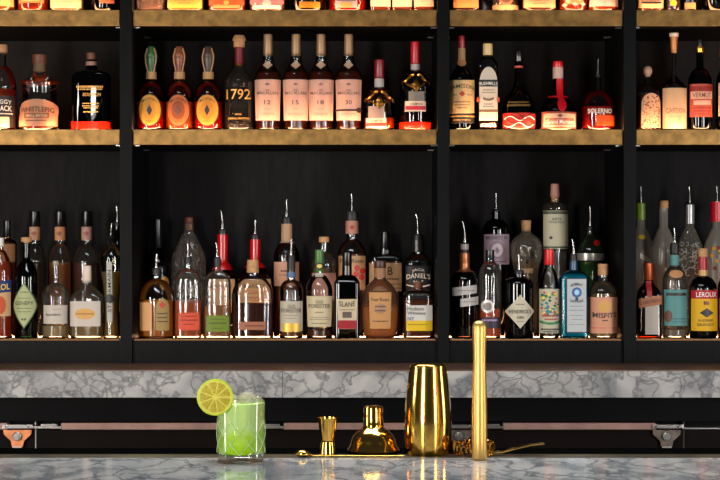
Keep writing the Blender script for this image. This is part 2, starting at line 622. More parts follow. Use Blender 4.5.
for cx, mt in ((18.3, M_COPPER), (240, M_COPPER), (459, M_STEEL_D), (666, M_STEEL_D)):
    br = bpy.data.objects.new('hinge_bracket', None)
    COL.objects.link(br)
    br.parent = fr
    br.location = (XF(cx), -0.006, ZF(440))
    s = YF / F
    # winged plate
    prof = [(-14, 10.5), (14, 10.5), (13.5, 6), (6.5, -0.5), (5.5, -6), (4.8, -6.5), (-4.8, -6.5), (-5.5, -6), (-6.5, -0.5), (-13.5, 6)]
    vs = [(x * s, 0.0, z * s) for x, z in prof] + [(x * s, -0.008, z * s) for x, z in prof]
    n = len(prof)
    fs = [tuple(range(n)), tuple(range(2 * n - 1, n - 1, -1))] + [(i, i + n, (i + 1) % n + n, (i + 1) % n) for i in range(n)]
    pl = mesh_of('bracket_plate', vs, fs, mt, br, False)
    boxes('bracket_arm', [(-4.4 * s, 4.4 * s, -0.012, -0.002, -17 * s, -6 * s)], M_STEEL, br, 0.0008)
    boxes('hinge_track', [(-14.5 * s, 16 * s, -0.014, 0.004, 12.2 * s, 15.8 * s)], M_STEEL, br, 0.0008)
    if cx < 660:
        boxes('slide_arm', [(16 * s, 44 * s, -0.010, 0.004, 12.0 * s, 14.2 * s), (24 * s, 40 * s, -0.013, -0.004, 14.4 * s, 16.4 * s)], M_STEEL, br, 0.0006)
    k = lathe('pivot_knob', [(-0.004, 0.0128), (0.004, 0.0128), (0.0055, 0.011), (0.0055, 0.0075), (0.009, 0.007), (0.009, 0.001)], M_STEEL, br, 20)
    k.rotation_euler = (PI / 2, 0, 0)
    k.location = (0, -0.012, 4.2 * s)
    for sx in (-11, 11):
        q = lathe('bolt', [(-0.002, 0.0035), (0.003, 0.003)], M_CHROME, br, 10)
        q.rotation_euler = (PI / 2, 0, 0)
        q.location = (sx * s, -0.0145, 14 * s)

# the bar ------------------------------------------------------------
M_MARBLE_F = marble('pale polished marble', (184, 182, 178), (96, 102, 108), (122, 126, 130), 0.10, (1.0, 0.6, 1), 9.0)
Y_FRONT, Y_EDGE = 2.45, 3.262
bar = thing('bar_counter', 'polished pale marble bar top holding the cocktail and the gold tools', 'counter', (0, Y_FRONT, 0))
boxes('marble_top', [(-1.5, 1.5, 0, Y_EDGE - Y_FRONT - 0.0004, Z_BAR - 0.04, Z_BAR)], M_MARBLE_F, bar, 0.001)
boxes('metal_edge', [(-1.5, 1.5, Y_EDGE - Y_FRONT, Y_EDGE - Y_FRONT + 0.056, Z_BAR - 0.04, Z_BAR)], pbr('tarnished metal edge', (92, 84, 66), 0.4, 0.6, 0.2, 40, 0.5, 7), bar, 0.0008)
boxes('rubber_ledge', [(-1.5, 1.5, Y_EDGE - Y_FRONT + 0.0565, Y_EDGE - Y_FRONT + 0.16, Z_BAR - 0.04, Z_BAR - 0.0005)], pbr('matt black ledge', (5, 5, 5), 0.95, spec=0.0), bar, 0.001)
boxes('bar_body', [(-1.5, 1.5, 0.18, Y_EDGE - Y_FRONT + 0.14, 0.0, Z_BAR - 0.0405)], M_BLACKWOOD, bar)


# ------------------------------------------------------------------ bottles
def hermite(pts, sub=4):
    """smooth resample of (y, hw) points, flat where the data is flat"""
    n = len(pts)
    d = [(pts[i + 1][1] - pts[i][1]) / (pts[i + 1][0] - pts[i][0] + 1e-9) for i in range(n - 1)]
    m = [d[0]] + [0 if d[i - 1] * d[i] <= 0 else 2 * d[i - 1] * d[i] / (d[i - 1] + d[i]) for i in range(1, n - 1)] + [d[-1]]
    out = []
    for i in range(n - 1):
        h = pts[i + 1][0] - pts[i][0]
        for k in range(sub):
            t = k / sub
            a = (1 + 2 * t) * (1 - t) ** 2 * pts[i][1] + t * (1 - t) ** 2 * h * m[i] + t * t * (3 - 2 * t) * pts[i + 1][1] + t * t * (t - 1) * h * m[i + 1]
            out.append((pts[i][0] + h * t, a))
    out.append(pts[-1])
    return out


class Bottle:
    """a bottle whose heights are read at its own depth behind the shelf edge. hw = half width"""
    ROW = {'top': Z_TOP, 'mid': Z_MID, 'low': Z_LOW}

    def __init__(s, row, cx, hw, y_sh, y_nk, nk, y_top, label, mat=CLEAR, mix=0.5, n=2.0, ratio=1.0, back=0.0, pts=None, name='liquor_bottle', cat='bottle', group=None, base=None, bevel=2.2):
        s.Y = YS + 0.075 + back
        s.s = s.Y / F
        s.cx, s.hw, s.nk = cx, hw, nk
        s.n, s.ratio = n, ratio
        s.z0 = s.ROW[row]
        s.yb = 240 + (CAMZ - s.z0) / s.s
        yb = s.yb
        if base:
            yb = base
        if pts is None:
            p = [(yb, hw * 0.90), (yb - 0.7, hw * 0.965), (yb - bevel, hw), (y_sh, hw)]
            K = 9
            for k in range(1, K + 1):
                t = k / K
                dome = math.sqrt(max(0, 1 - t ** 2))
                sc = 0.5 + 0.5 * math.cos(PI * t)
                f = dome * (1 - mix) + sc * mix
                p.append((y_sh + (y_nk - y_sh) * t, nk + (hw - nk) * f))
            if y_top < y_nk - 1:
                p.append((y_top, nk))
            s.prof = p
        else:
            s.prof = hermite([(yb, pts[0][1] * 0.92), (yb - 1.2, pts[0][1])] + list(pts[1:]))
        s.y_top = s.prof[-1][0]
        s.root = thing(name, label, cat, (s.X(cx), s.Y, s.z0 + 0.0007), group)
        s.mat = mat
        s.body()

    def X(s, px):
        return (px - 360) * s.s

    def z(s, y):                            # local height of a photo row
        return CAMZ - (y - 240) * s.s - s.z0

    def w(s, y):
        p = s.prof
        if y >= p[0][0]:
            return p[0][1]
        for a, b in zip(p, p[1:]):
            if b[0] <= y <= a[0]:
                t = (a[0] - y) / max(a[0] - b[0], 1e-6)
                return a[1] + (b[1] - a[1]) * t
        return p[-1][1]

    def shape(s, hw):
        """exponent and depth for this half width"""
        mx = max(q[1] for q in s.prof)
        t = 0 if mx - s.nk < 0.5 else min(1, max(0, (hw - s.nk) / (mx - s.nk)))
        return 2 + (s.n - 2) * min(1, t * 1.15), hw * (1 + (s.ratio - 1) * t)

    def ring(s, y, grow=0.0, seg=36):
        hw = s.w(y)
        n, hd = s.shape(hw)
        a, b = (hw + grow) * s.s, (hd + grow) * s.s
        out = []
        for i in range(seg):
            th = 2 * PI * i / seg
            c, q = math.cos(th), math.sin(th)
            out.append((a * math.copysign(abs(c) ** (2 / n), c), b * math.copysign(abs(q) ** (2 / n), q), s.z(y)))
        return out

    def front(s, x, y, off):
        """local point on the front surface, x and y in photo pixels"""
        hw = s.w(y)
        n, hd = s.shape(hw)
        u = min(0.999, abs(x) / hw)
        return (x * s.s * (1 + off / max(hw, 1)), -(hd * (1 - u ** n) ** (1 / n) + off) * s.s, s.z(y))

    def body(s):
        vs, fs = ring_mesh([s.ring(y) for y, _ in s.prof])
        s.glass = mesh_of('glass_body', vs, fs, s.mat, s.root)
        sharp(s.glass, 45)

    def liquid(s, y0, col, see=0.45, gap=1.3):
        if s.z0 == Z_LOW:
            see *= 0.6
            col = tuple(255 * (v / 255) ** 0.55 for v in col)  # low row colours lightened in place of light passing through the spirit
        else:
            gap = min(gap, 0.55)
        ys = [y for y, _ in s.prof if y > y0 + 0.5 and y < s.prof[0][0] - 3.0]
        ys = [s.prof[0][0] - 2.5] + ys + [y0]
        vs, fs = ring_mesh([s.ring(y, -gap, 28) for y in ys])
        o = mesh_of('liquid', vs, fs, liquid(col, see), s.root)
        sharp(o, 45)
        return s

    def sleeve(s, name, y0, y1, mat, off=0.35, cap=False, parent=None):
        ks = max(2, int(abs(y1 - y0) / 1.5) + 1)
        rings = [s.ring(y1 + (y0 - y1) * k / (ks - 1), off) for k in range(ks)]
        vs, fs = ring_mesh(rings, (False, cap))
        o = mesh_of(name, vs, fs, mat, parent or s.root)
        sharp(o, 45)
        return o

    def cap(s, name, y0, y1, hw, mat, hw2=None, dx=0.0, seg=24):
        """y0 top, y1 bottom"""
        h2 = hw if hw2 is None else hw2
        a, b = s.z(y1), s.z(y0)
        r1, r2 = hw * s.s, h2 * s.s
        bv = min(0.0015, (b - a) * 0.2)
        return lathe(name, [(a, r1 - bv * .5), (a + bv, r1), (b - bv, r2), (b, r2 - bv)], mat, s.root, seg, cx=dx * s.s)

    def pourer(s, y_tip, y_base, bend=1.5, col=None, hw=None):
        """steel pouring spout on a black rubber stopper that ends at the bottle mouth"""
        hw = hw or s.nk * 0.95
        yt = s.y_top
        z1 = s.z(yt)
        zt = s.z(y_tip)
        zb_ = s.z(y_base)
        r = hw * s.s
        lathe('pourer_stopper', [(z1, r), (z1 + (zb_ - z1) * 0.5, r * 1.12), (zb_ - 0.002, r * 1.0), (zb_, r * 0.72)], M_RUBBER, s.root, 18)
        L = zt - zb_
        sx = bend * s.s
        path = [(0, 0, zb_ - 0.001), (0, 0, zb_ + L * .2), (0, 0, zb_ + L * .45), (sx * .35, 0, zb_ + L * .75), (sx, 0, zt)]
        tube('pourer_spout', path, 0.003, M_CHROME, s.root, 10, radii=[0.0058, 0.0052, 0.0034, 0.0028, 0.0025])
        return s

    def patch(s, name, xc, y0, y1, hw, mat, off=0.5, shape='r', parent=None, tilt=0.0, sag=0.0):
        """printed shape lying on the front of the bottle"""
        NY = max(2, int((y1 - y0) / 1.2)) if shape == 'r' else max(10, int((y1 - y0) / 1.0))
        NX = 12
        vs, fs = [], []
        for j in range(NY + 1):
            t = j / NY
            if shape == 'o':
                f = math.sqrt(max(0.0004, 1 - (2 * t - 1) ** 2))
            elif shape == 'v':                     # pointed oval
                f = max(0.03, 1 - abs(2 * t - 1) ** 1.5)
            elif shape == 'd':                     # diamond
                f = max(0.03, 1 - abs(2 * t - 1))
            elif shape == 'a':                     # arched top
                f = math.sqrt(max(0.02, 1 - (1 - t * 3.0) ** 2)) if t < 1 / 3 else 1.0
            elif shape == 't':                     # wide at the top
                f = 1.03 - 0.09 * t
            elif shape == 'T':
                f = 0.80 + 0.2 * t
            else:
                f = 1.0
            for i in range(NX + 1):
                x = xc + hw * f * (2 * i / NX - 1)
                u = (2 * i / NX - 1)
                y = y0 + (y1 - y0) * t + tilt * (x - xc) + sag * (u * u)
                vs.append(s.front(x, y, off))
        W = NX + 1
        for j in range(NY):
            for i in range(NX):
                a = j * W + i
                fs.append((a, a + W, a + W + 1, a + 1))
        return mesh_of(name, vs, fs, mat, parent or s.root)

    def text(s, lines, mat, off=0.95, parent=None, name='lettering'):
        """lines: (text, xc, yc, width, height[, arch[, tilt]])"""
        vs, fs = [], []
        for ln in lines:
            t, xc, yc, wd, ht = ln[:5]
            arch = ln[5] if len(ln) > 5 else 0
            tilt = ln[6] if len(ln) > 6 else 0
            gv, gf = text_geo(t)
            b = len(vs)
            for (u, v) in gv:
                if len(ln) > 7:                    # turned sideways, reading upwards
                    x, y = xc - v * ht, yc - u * wd
                else:
                    x = xc + u * wd
                    y = yc - v * ht + arch * (4 * u * u) + tilt * u * wd
                vs.append(s.front(x, y, off))
            fs += [tuple(i + b for i in f) for f in gf]
        return mesh_of(name, vs, fs, mat, parent or s.root, False)

    def lines(s, rows, mat, off=0.85, parent=None):
        """unreadably fine print as thin broken strokes: (xc, y, halfwidth[, thickness])"""
        vs, fs = [], []
        rnd = random.Random(int(s.cx * 7))
        for r in rows:
            xc, y, hw = r[:3]
            th = r[3] if len(r) > 3 else 0.5
            x = xc - hw
            while x < xc + hw:
                L = rnd.uniform(0.8, 2.2)
                x2 = min(x + L, xc + hw)
                b = len(vs)
                vs += [s.front(x, y - th, off), s.front(x2, y - th, off), s.front(x2, y + th, off), s.front(x, y + th, off)]
                fs.append((b, b + 3, b + 2, b + 1))
                x = x2 + 0.5
        return mesh_of('fine_print', vs, fs, mat, parent or s.root, False)


INK = ink((30, 24, 20))
INKW = ink((235, 228, 215))
INKG = ink((205, 150, 70), 0.35, 0.4)
INKR = ink((150, 30, 25))
G_TOP, G_MID = 'bottles on the top shelf', 'bottles on the middle shelf'
G_LF, G_LB = 'front row bottles on the lowest shelf', 'back row bottles on the lowest shelf'

exec_rows = []
# ---- middle shelf ---------------------------------------------------
b = Bottle('mid', 1, 15.2, 88, 66, 5, 52, 'cork stoppered middle shelf whiskey cut by the frame edge, black and cream label', CLEAR, 0.25, group=G_MID)
b.liquid(90, (225, 80, 22))
b.cap('stopper', 45, 53, 6.5, M_CORK)
l = b.patch('label', 0, 97, 128.5, 14.5, paper((38, 26, 22), 0.1), shape='r')
b.patch('cream_panel', -1, 118, 128.5, 11, paper((250, 225, 175)), 0.8, parent=l)
b.text([('PIGGY', 5, 103, 14, 4.2, 1), ('BACK', 6, 109.5, 12.5, 5.4, 0.6)], INKW, 1.0, l)
b.lines([(2, 115, 11)], INKW, 1.0, l)

b = Bottle('mid', 39.5, 19.6, 0, 0, 5.6, 0, 'wide round whiskey bottle with flared shoulder ring and copper arched label on middle shelf', CLEAR,
           pts=[(130, 19.8), (122, 19.8), (108, 17.8), (95, 17), (86, 17.8), (83, 19.5), (81.5, 18), (78, 11), (74, 6.2), (70, 5.6), (64, 5.6)], group=G_MID)
b.liquid(110, (215, 90, 28))
b.cap('stopper', 55, 63.9, 7.0, M_CORKD)
b.sleeve('neck_collar', 64, 72, paper((120, 95, 70)), 0.3)
b.sleeve('copper_shoulder_ring', 81.8, 84, ink((150, 50, 20), 0.3, 0.6), 0.4)
l = b.patch('label', 0, 100.5, 127.5, 18.8, paper((212, 150, 116)), shape='a')
b.text([('WHISTLEPIG', 0, 110.5, 32, 5, 1.5)], ink((70, 35, 25)), 0.9, l)
b.patch('label_border', 0, 114.5, 119.5, 12, paper((150, 90, 62)), 0.75, parent=l)
b.text([('SMALL BATCH', 0, 117, 20, 2.8)], ink((240, 205, 160)), 1.1, l, 'light_lettering')
b.lines([(0, 122, 10)], ink((70, 35, 25)), 0.9, l)

b = Bottle('mid', 91.5, 19.5, 77, 71, 5.4, 60, 'broad square dark bottle with thick glowing red base, under the post on the middle shelf', DARKG, 0.1, 4, 0.6, group=G_MID, bevel=0.8)
b.liquid(84, (60, 18, 10), 0.3)
b.cap('stopper', 53, 60, 5.2, M_CORKD)
b.sleeve('neck_ring', 62, 66, paper((190, 140, 120)), 0.3)
b.sleeve('red_glow_base', 122.5, 130, liquid((255, 40, 16), 0.1), 0.6, True)  # red glow of the backlit foot put into this sleeve's colour
b.lines([(0, 88, 13, 1.1), (0, 90.5, 12, .7)], INKG, 0.6)
b.text([('BOURBON', 2, 95.6, 17, 3.4)], INKG, 0.6)
b.lines([(1, 104.5, 8, .6), (1, 107, 8, .6), (1, 109, 7, .6), (1, 113, 7, .6)], INKG, 0.6)

for i, (cx, hw, liq, rib, lab, desc) in enumerate((
        (151.2, 14.6, (225, 10, 4), (48, 92, 50), (216, 152, 44), 'oval labelled bottle with a green ribboned stopper and red spirit, beside the tall post'),
        (179.5, 14, (255, 104, 18), (122, 66, 40), (196, 100, 40), 'oval labelled bottle with a brown ribboned stopper and bright orange spirit'),
        (208.3, 14.3, (225, 10, 4), (64, 52, 42), (222, 150, 40), 'oval labelled bottle with a grey ribboned stopper and red spirit'))):
    b = Bottle('mid', cx, hw, 97, 82, 4.6, 72, desc, CLEAR, 0.25, group=G_MID)
    b.liquid(102.5, liq, 0.08)
    b.sleeve('amber_shoulder', 79, 102, AMBERG, 0.25)
    b.sleeve('neck_band', 72.3, 79.5, paper((206, 160, 104)), 0.8)
    lathe('stopper', [(b.z(y), r * b.s) for y, r in ((72.3, 4.6), (68, 4.2), (62, 5.4), (56, 6.4), (51, 5.2), (47, 3.6), (46.6, 2))], pbr('stopper wrap %d' % i, rib, 0.4, 0, 0.4, 90, 0.7, 130), b.root, 20)
    for sx in (-1, 1):
        tube('ribbon', [(sx * 3.0 * b.s, -4.0 * b.s, b.z(72)), (sx * 5.0 * b.s, -4.6 * b.s, b.z(63)), (sx * 5.6 * b.s, -4.4 * b.s, b.z(57)), (sx * 3.6 * b.s, -3.6 * b.s, b.z(49))], 0.0024, ink((168, 122, 84), 0.4), b.root, 6)
    l = b.patch('label', 0, 95, 127.5, 11.2, paper((40, 24, 14), 0.1), 0.5, 'o')
    b.patch('label_oval', 0, 96, 126.5, 10.3, paper(lab), 0.8, 'o', parent=l)
    b.patch('inner_oval', 0, 102, 121, 6.2, paper(tuple(int(v * (0.93 if i != 1 else 0.7)) for v in lab)), 1.0, 'o', parent=l)
    b.text([("MICHTER'S", 0, 100.2, 14, 3, 2.6), ('U.S.1', 0, 122.5, 6, 2)], INK, 1.2, l)
    b.patch('emblem', 0, 106, 117, 2.6 if i != 1 else 3.8, INK if i != 1 else ink((100, 50, 30)), 1.25, 'd', parent=l)

b = Bottle('mid', 239.2, 14.4, 84, 66, 4.0, 46, 'dark broad shouldered bottle with a burgundy neck and large gold numerals', glass((0.6, 0.5, 0.45), (0.25, 0.2, 0.18), 0.03, 0.03), 0.45, group=G_MID,
           pts=[(130, 14.2), (120, 14.3), (90, 14.4), (82, 14.0), (76, 11), (70, 6.5), (66, 4.4), (62, 4.0), (46, 4.0)])
b.liquid(88, (24, 10, 6), 0.1)
b.cap('stopper', 41, 47.5, 5.6, M_CORK)
b.cap('stopper_top', 35.6, 41, 7.0, M_CORK, 5.2)
b.sleeve('neck_foil', 47.5, 64, ink((110, 22, 28), 0.35), 0.35)
b.sleeve('gold_ring', 64, 66, M_GOLD_TRIM, 0.8)
b.text([('1792', 0, 95.5, 23, 10)], INKG, 0.6)
b.text([('SMALL BATCH', 0, 119.5, 20, 1.8), ('BOURBON', 0, 115.5, 6, 1.6)], INKG, 0.6, name='small_lettering')

for cx, hw, num, extra, desc in (
        (268, 13, '12', 0, 'pink labelled single malt bottle reading 12, standing next to the dark bottle with gold numerals'),
        (296, 12.8, '15', 0, 'pink labelled single malt bottle reading 15, between the ones reading 12 and 18'),
        (321, 12.6, '18', 0, 'pink labelled single malt bottle reading 18, next to the strapped one'),
        (348.6, 13.0, '30', 1, 'pink labelled single malt bottle reading 30 with a dark strap across its label')):
    b = Bottle('mid', cx, hw, 76, 62, 4.3, 50, desc, CLEAR, 0.3, group=G_MID,
               pts=[(130, hw - .8), (122, hw - .6), (95, hw), (80, hw), (74, hw - .8), (69, 8.5), (63, 5.8), (57, 5.0), (50, 4.3)])
    b.liquid(72, (120, 44, 14), 0.35)
    b.cap('foil_capsule', 34.6, 56, 4.7, ink((150, 116, 82), 0.4, 0.3), 4.3)
    b.patch('neck_crest', 0, 61.5, 70, 4.6, paper((214, 170, 140)), 0.5, 'd')
    l = b.patch('label', 0, 80.7, 121.3, 12.2, paper((246, 196, 176), 0.5), shape='t')
    b.text([('THE', 0, 91.5, 4, 1.8), ('MACALLAN', 0, 94.3, 19.5, 2.9)], ink((110, 62, 52)), 0.9, l)
    b.text([(num, 0, 103.5, 6, 4.2)], ink((90, 45, 38)), 0.9, l, 'age_number')
    b.patch('house_emblem', 0, 84, 87, 2.6, ink((150, 95, 85)), 0.9, 'd', parent=l)
    b.lines([(0, 110 + 3 * extra, 3, .3), (0, 114.5, 7, .3), (0, 116, 7, .3)], ink((200, 130, 110)), 0.9, l)
    if extra:
        b.patch('strap', 0, 110.3, 112.3, 12.2, ink((50, 20, 14)), 1.2, parent=l)
        b.patch('strap_seal', 9.2, 108.5, 114, 2.4, ink((50, 20, 14)), 1.5, 'o', parent=l)

for cx, hw, sh, nk, top, lab, desc in (
        (379.6, 15.4, 104, 88, 60, (119.3, 129, 107.5), 'small stag emblem whisky bottle with dark red cap and orange spirit low down'),
        (415.5, 15.6, 89, 71, 42, (102.5, 112.8, 92.8), 'taller stag emblem whisky bottle with bright red cap above a glowing red base')):
    big = cx > 400
    b = Bottle('mid', cx - (0 if big else .4), hw, sh, nk, 4.4, top + 14, desc, CLEAR, 0.35, group=G_MID)
    if not big:
        b.liquid(118.5, (255, 74, 16), 0.05)
        b.liquid(128, (255, 74, 16), 0.05)
    else:
        b.liquid(112, (60, 20, 10), 0.3)
        b.sleeve('red_glow_base', 123, 130, liquid((255, 48, 20), 0.05), 1.0, True)  # backlit glow coloured red here too, slightly wider than the bottle
    b.cap('capsule', top, top + (18 if not big else 22), 4.9, ink((120, 18, 30) if not big else (176, 20, 34), 0.3), 4.7)
    b.sleeve('neck_band', top + (19 if not big else 22.5), nk - 0.5, paper((210, 196, 186)), 0.3)
    # gold stag head with antlers spread over the shoulder
    p0 = (sh - 16) if not big else (sh - 15)
    sg = bpy.data.objects.new('stag_emblem', None)
    COL.objects.link(sg)
    sg.parent = b.root
    yA = nk + 3
    for sx in (-1, 1):
        path = []
        for t in range(8):
            u = t / 7
            x = sx * (1.5 + 11.5 * math.sin(u * PI / 2))
            y = yA + 2 + 10 * u - 3.0 * math.sin(u * PI * 3) * 0.5
            path.append(b.front(x, y, 0.8))
        tube('antler', path, 0.0034, M_GOLD_TRIM, sg, 6, radii=[0.0048, .0044, .004, .0036, .0034, .003, .0028, .002])
        path = [b.front(sx * x, y, 0.9) for x, y in ((9, yA + 10.5), (5, yA + 13.5), (2, yA + 15))]
        tube('antler', path, 0.0026, M_GOLD_TRIM, sg, 6)
        path = [b.front(sx * x, y, 0.9) for x, y in ((5, yA + 4), (7, yA + 1), (8, yA - 1 + 2))]
        tube('antler', path, 0.0022, M_GOLD_TRIM, sg, 6)
    b.patch('stag_head', 0, yA + 6, yA + 20, 3.2, M_GOLD_TRIM, 1.4, 'v', parent=sg)
    dx = -3.0 if not big else 0.5
    b.patch('grey_panel', dx, lab[2], lab[0], 7.6, paper((176, 150, 138) if not big else (140, 132, 122)), 0.5)
    l = b.patch('label', dx + (0 if not big else -1), lab[0], lab[1], 9.6 if not big else 10, paper((244, 214, 188)), 0.7)
    b.text([('DALMORE', dx, lab[0] + 2.8, 12, 2.2)], ink((70, 50, 40)), 1.0, l)
    b.patch('red_band', dx + (0 if not big else -1), lab[0] + 4.8, lab[1] - 1.6, 9.4, paper((206, 60, 50) if not big else (200, 40, 62)), 0.9, parent=l)

b = Bottle('mid', 461.5, 12.6, 80, 64, 3.4, 48, 'green whiskey bottle with cream label, red seal neck and black lower label, beside the post', GREENG, 0.35, group=G_MID,
           pts=[(130, 12.6), (100, 12.8), (84, 12.8), (78, 11.8), (72, 8.2), (66, 4.6), (60, 3.6), (48, 3.3)])
b.cap('capsule', 36, 48.5, 3.5, ink((150, 24, 24), 0.3), 3.2)
b.patch('neck_label', 0, 48.5, 65, 3.2, paper((206, 160, 110)), 0.5)
b.patch('neck_seal', 0, 60, 67, 3.8, paper((190, 130, 80)), 0.9, 'o')
l = b.patch('label', 0, 81.4, 114.6, 12.2, paper((240, 200, 138)), sag=-0.8)
b.text([('JAMESON', 0, 87.8, 22, 5.2, 2.2)], INK, 0.9, l)
b.patch('crest', 0, 92, 98, 2.8, ink((170, 50, 30)), 0.9, 'd', parent=l)
b.lines([(-7, 96, 2), (7, 96, 2), (0, 103, 7, .6), (0, 106, 7), (0, 109, 5)], ink((120, 80, 50)), 0.9, l)
l = b.patch('lower_label', 0, 114.9, 124.5, 12.3, paper((22, 20, 16), 0.05), 0.6)
b.patch('gold_stripe', 0, 116.6, 118.0, 12.2, INKG, 0.9, parent=l)
b.lines([(0, 121, 8, .5)], INKG, 0.9, l)

b = Bottle('mid', 487.8, 9.7, 66, 57, 4.0, 54, 'slim square bottle with arched white label and black band, cream screw cap', CLEAR, 0.4, 7, 0.95, group=G_MID, bevel=1)
b.liquid(70, (90, 34, 10), 0.4)
b.cap('screw_cap', 44, 55.5, 4.9, ink((214, 180, 120), 0.4), 4.8)
l = b.patch('label', 0, 68, 121.5, 8.7, paper((226, 214, 196)), 0.5, 'a')
b.patch('black_band', 0, 80.8, 87.6, 8.7, paper((26, 24, 24), 0.05), 0.9, parent=l)
b.text([('BUSHMILLS', 0, 84.4, 16, 3.2, 0.6)], INKW, 1.2, l)
b.patch('grey_scroll', 0, 99.5, 101.8, 5, ink((96, 84, 66)), 0.9, parent=l, sag=-1.5)
b.lines([(0, 91, 5), (0, 93.5, 6), (0, 105, 4), (0, 107.5, 5)], ink((120, 110, 96)), 0.9, l)
b.patch('lower_bar', 0, 110.5, 113, 8.7, ink((110, 84, 50)), 0.9, parent=l)
b.text([('1608', 0, 126.3, 14, 3.4)], INKW, 0.9, name='date_lettering')
b.patch('orange_tab', -9.0, 98, 103, 1.2, paper((220, 90, 30)), 1.2)
b.patch('orange_tab', 9.0, 98, 103, 1.2, paper((220, 90, 30)), 1.2)

b = Bottle('mid', 518.7, 16.3, 0, 0, 3.8, 0, 'bulbous dark liqueur bottle with red swirling band round its foot', glass((0.06, 0.04, 0.03), (0.01, 0.01, 0.01)), pts=[(130, 15.6), (120, 16.4), (108, 16), (100, 14), (93, 9.5), (88, 6), (82, 4.4), (70, 3.8), (60, 3.8)], group=G_MID)
b.cap('steel_cap', 51, 62, 4.0, ink((70, 68, 66), 0.2, 0.9), 3.4)
b.sleeve('orange_neck_ring', 66.2, 68.4, ink((180, 70, 40)), 0.5)
b.lines([(-1, 103.5, 10, .8), (-1, 106.5, 11, 1.0)], ink((130, 100, 50), 0.4, 0.5), 0.6)
l = b.patch('red_band_label', 0, 114, 129, 15.8, paper((224, 40, 22)), 0.5)
for k in range(4):
    pth = [b.front(x, 116.5 + 3.2 * k + 2.2 * math.sin(x * 0.35 + k * 1.7), 0.9) for x in [-14.5 + 1.2 * i for i in range(25)]]
    tube('swirl', pth, 0.0013, INKW if k % 2 else ink((40, 14, 12)), l, 5)

b = Bottle('mid', 558, 18.4, 0, 0, 4.4, 0, 'squat orange liqueur bottle with red ribbon and wax seal, wide framed script label', glass((0.06, 0.025, 0.012), (0.01, 0.005, 0.003)), pts=[(130, 18.2), (120, 18.6), (112, 18.2), (106, 16), (100, 11.5), (94, 7.2), (88, 5.2), (80, 4.4), (68, 4.4)], group=G_MID)
b.cap('red_cap', 61.5, 67.5, 5.2, ink((196, 14, 28), 0.3), 4.8)
b.sleeve('neck_label', 67.5, 79, paper((226, 190, 180)), 0.8)
b.patch('red_ribbon', 1.2, 79, 100, 3.0, ink((186, 14, 26), 0.35), 0.7)
b.sleeve('ribbon_collar', 96.5, 98.5, ink((186, 14, 26), 0.35), 0.5)
b.patch('wax_seal', 2, 99, 113, 4.2, ink((186, 14, 26), 0.35), 1.0, 'o')
l = b.patch('label', 0, 113, 129.5, 16.6, paper((176, 70, 52)), 0.6)
b.patch('label_panel', 0, 114.8, 128, 15, paper((240, 196, 160)), 0.9, parent=l)
b.patch('label_scroll', 0, 119.5, 126.5, 13.4, paper((200, 112, 84)), 1.1, parent=l)
b.text([('Grand Marnier', 0, 123, 25, 4.2)], ink((255, 240, 220)), 1.35, l)
b.patch('emblem', 0, 115.2, 119, 2.8, ink((150, 60, 44)), 1.3, 'd', parent=l)

b = Bottle('mid', 598, 16.6, 106, 90, 2.8, 77, 'round red liqueur bottle with steel pourer and white name on glowing red', CLEAR, 0.1, group=G_MID)
b.liquid(107.5, (206, 14, 6), 0.05)
b.pourer(59, 74.5, 0.3)
b.text([('SOLERNO', 0, 112.3, 23, 4.6)], INKW, 0.7)
b.patch('orange_panel', 5.5, 116.5, 127, 9.5, paper((255, 96, 24), 0.6), 0.6)

b = Bottle('mid', 647.6, 12.2, 93, 84, 2.6, 75, 'decanter like bottle covered in pale engraved pattern with a ball stopper', CLEAR, 0.2, 2.6, 0.8, group=G_MID)
b.liquid(96, (150, 60, 30), 0.4)
lathe('ball_stopper', [(b.z(y), r * b.s) for y, r in ((77, 2.4), (75.4, 3.2), (73, 4.4), (70, 4.6), (67.5, 3.6), (66.2, 1.4))], ink((190, 150, 124), 0.4), b.root, 18, cx=-2.4 * b.s * 0)
l = b.patch('engraved_label', 2.2, 94, 128.5, 9.6, paper((248, 196, 156), 0.5), 0.5, 'a')
rnd = random.Random(3)
vs, fs = [], []
for k in range(90):
    x, y = 2.2 + rnd.uniform(-8.5, 8.5), rnd.uniform(97, 127)
    dx, dy = rnd.uniform(0.4, 1.1), rnd.uniform(0.4, 1.2)
    i = len(vs)
    vs += [b.front(x - dx, y, 0.9), b.front(x, y - dy, 0.9), b.front(x + dx, y, 0.9), b.front(x, y + dy, 0.9)]
    fs.append((i, i + 3, i + 2, i + 1))
mesh_of('engraved_pattern', vs, fs, ink((150, 84, 60)), l, False)

b = Bottle('mid', 674, 12.4, 0, 0, 2.1, 0, 'long thin necked bottle with broad plain glowing cream label and white stopper', CLEAR, pts=[(130, 12.3), (110, 12.4), (90, 12.2), (85, 10.2), (80, 5.5), (76, 2.6), (70, 2.1), (53, 2.1), (44, 2.1)], group=G_MID)
b.liquid(92, (140, 70, 36), 0.4)
b.cap('white_stopper', 33.3, 37, 4.6, ink((222, 196, 176), 0.5))
b.cap('neck_wrap', 37, 53, 2.9, ink((196, 124, 60), 0.4, 0.3), 3.6)
l = b.patch('label', -0.3, 89, 129.4, 11.4, paper((252, 212, 170), 0.55), 0.5)
b.text([('CARDON', -0.3, 111.5, 18, 5)], ink((150, 100, 70)), 0.9, l)
b.patch('small_star', 3.5, 120, 123.4, 1.6, ink((200, 150, 100)), 0.9, 'd', parent=l)
b.lines([(-0.3, 117.5, 6, .3)], ink((190, 140, 110)), 0.9, l)

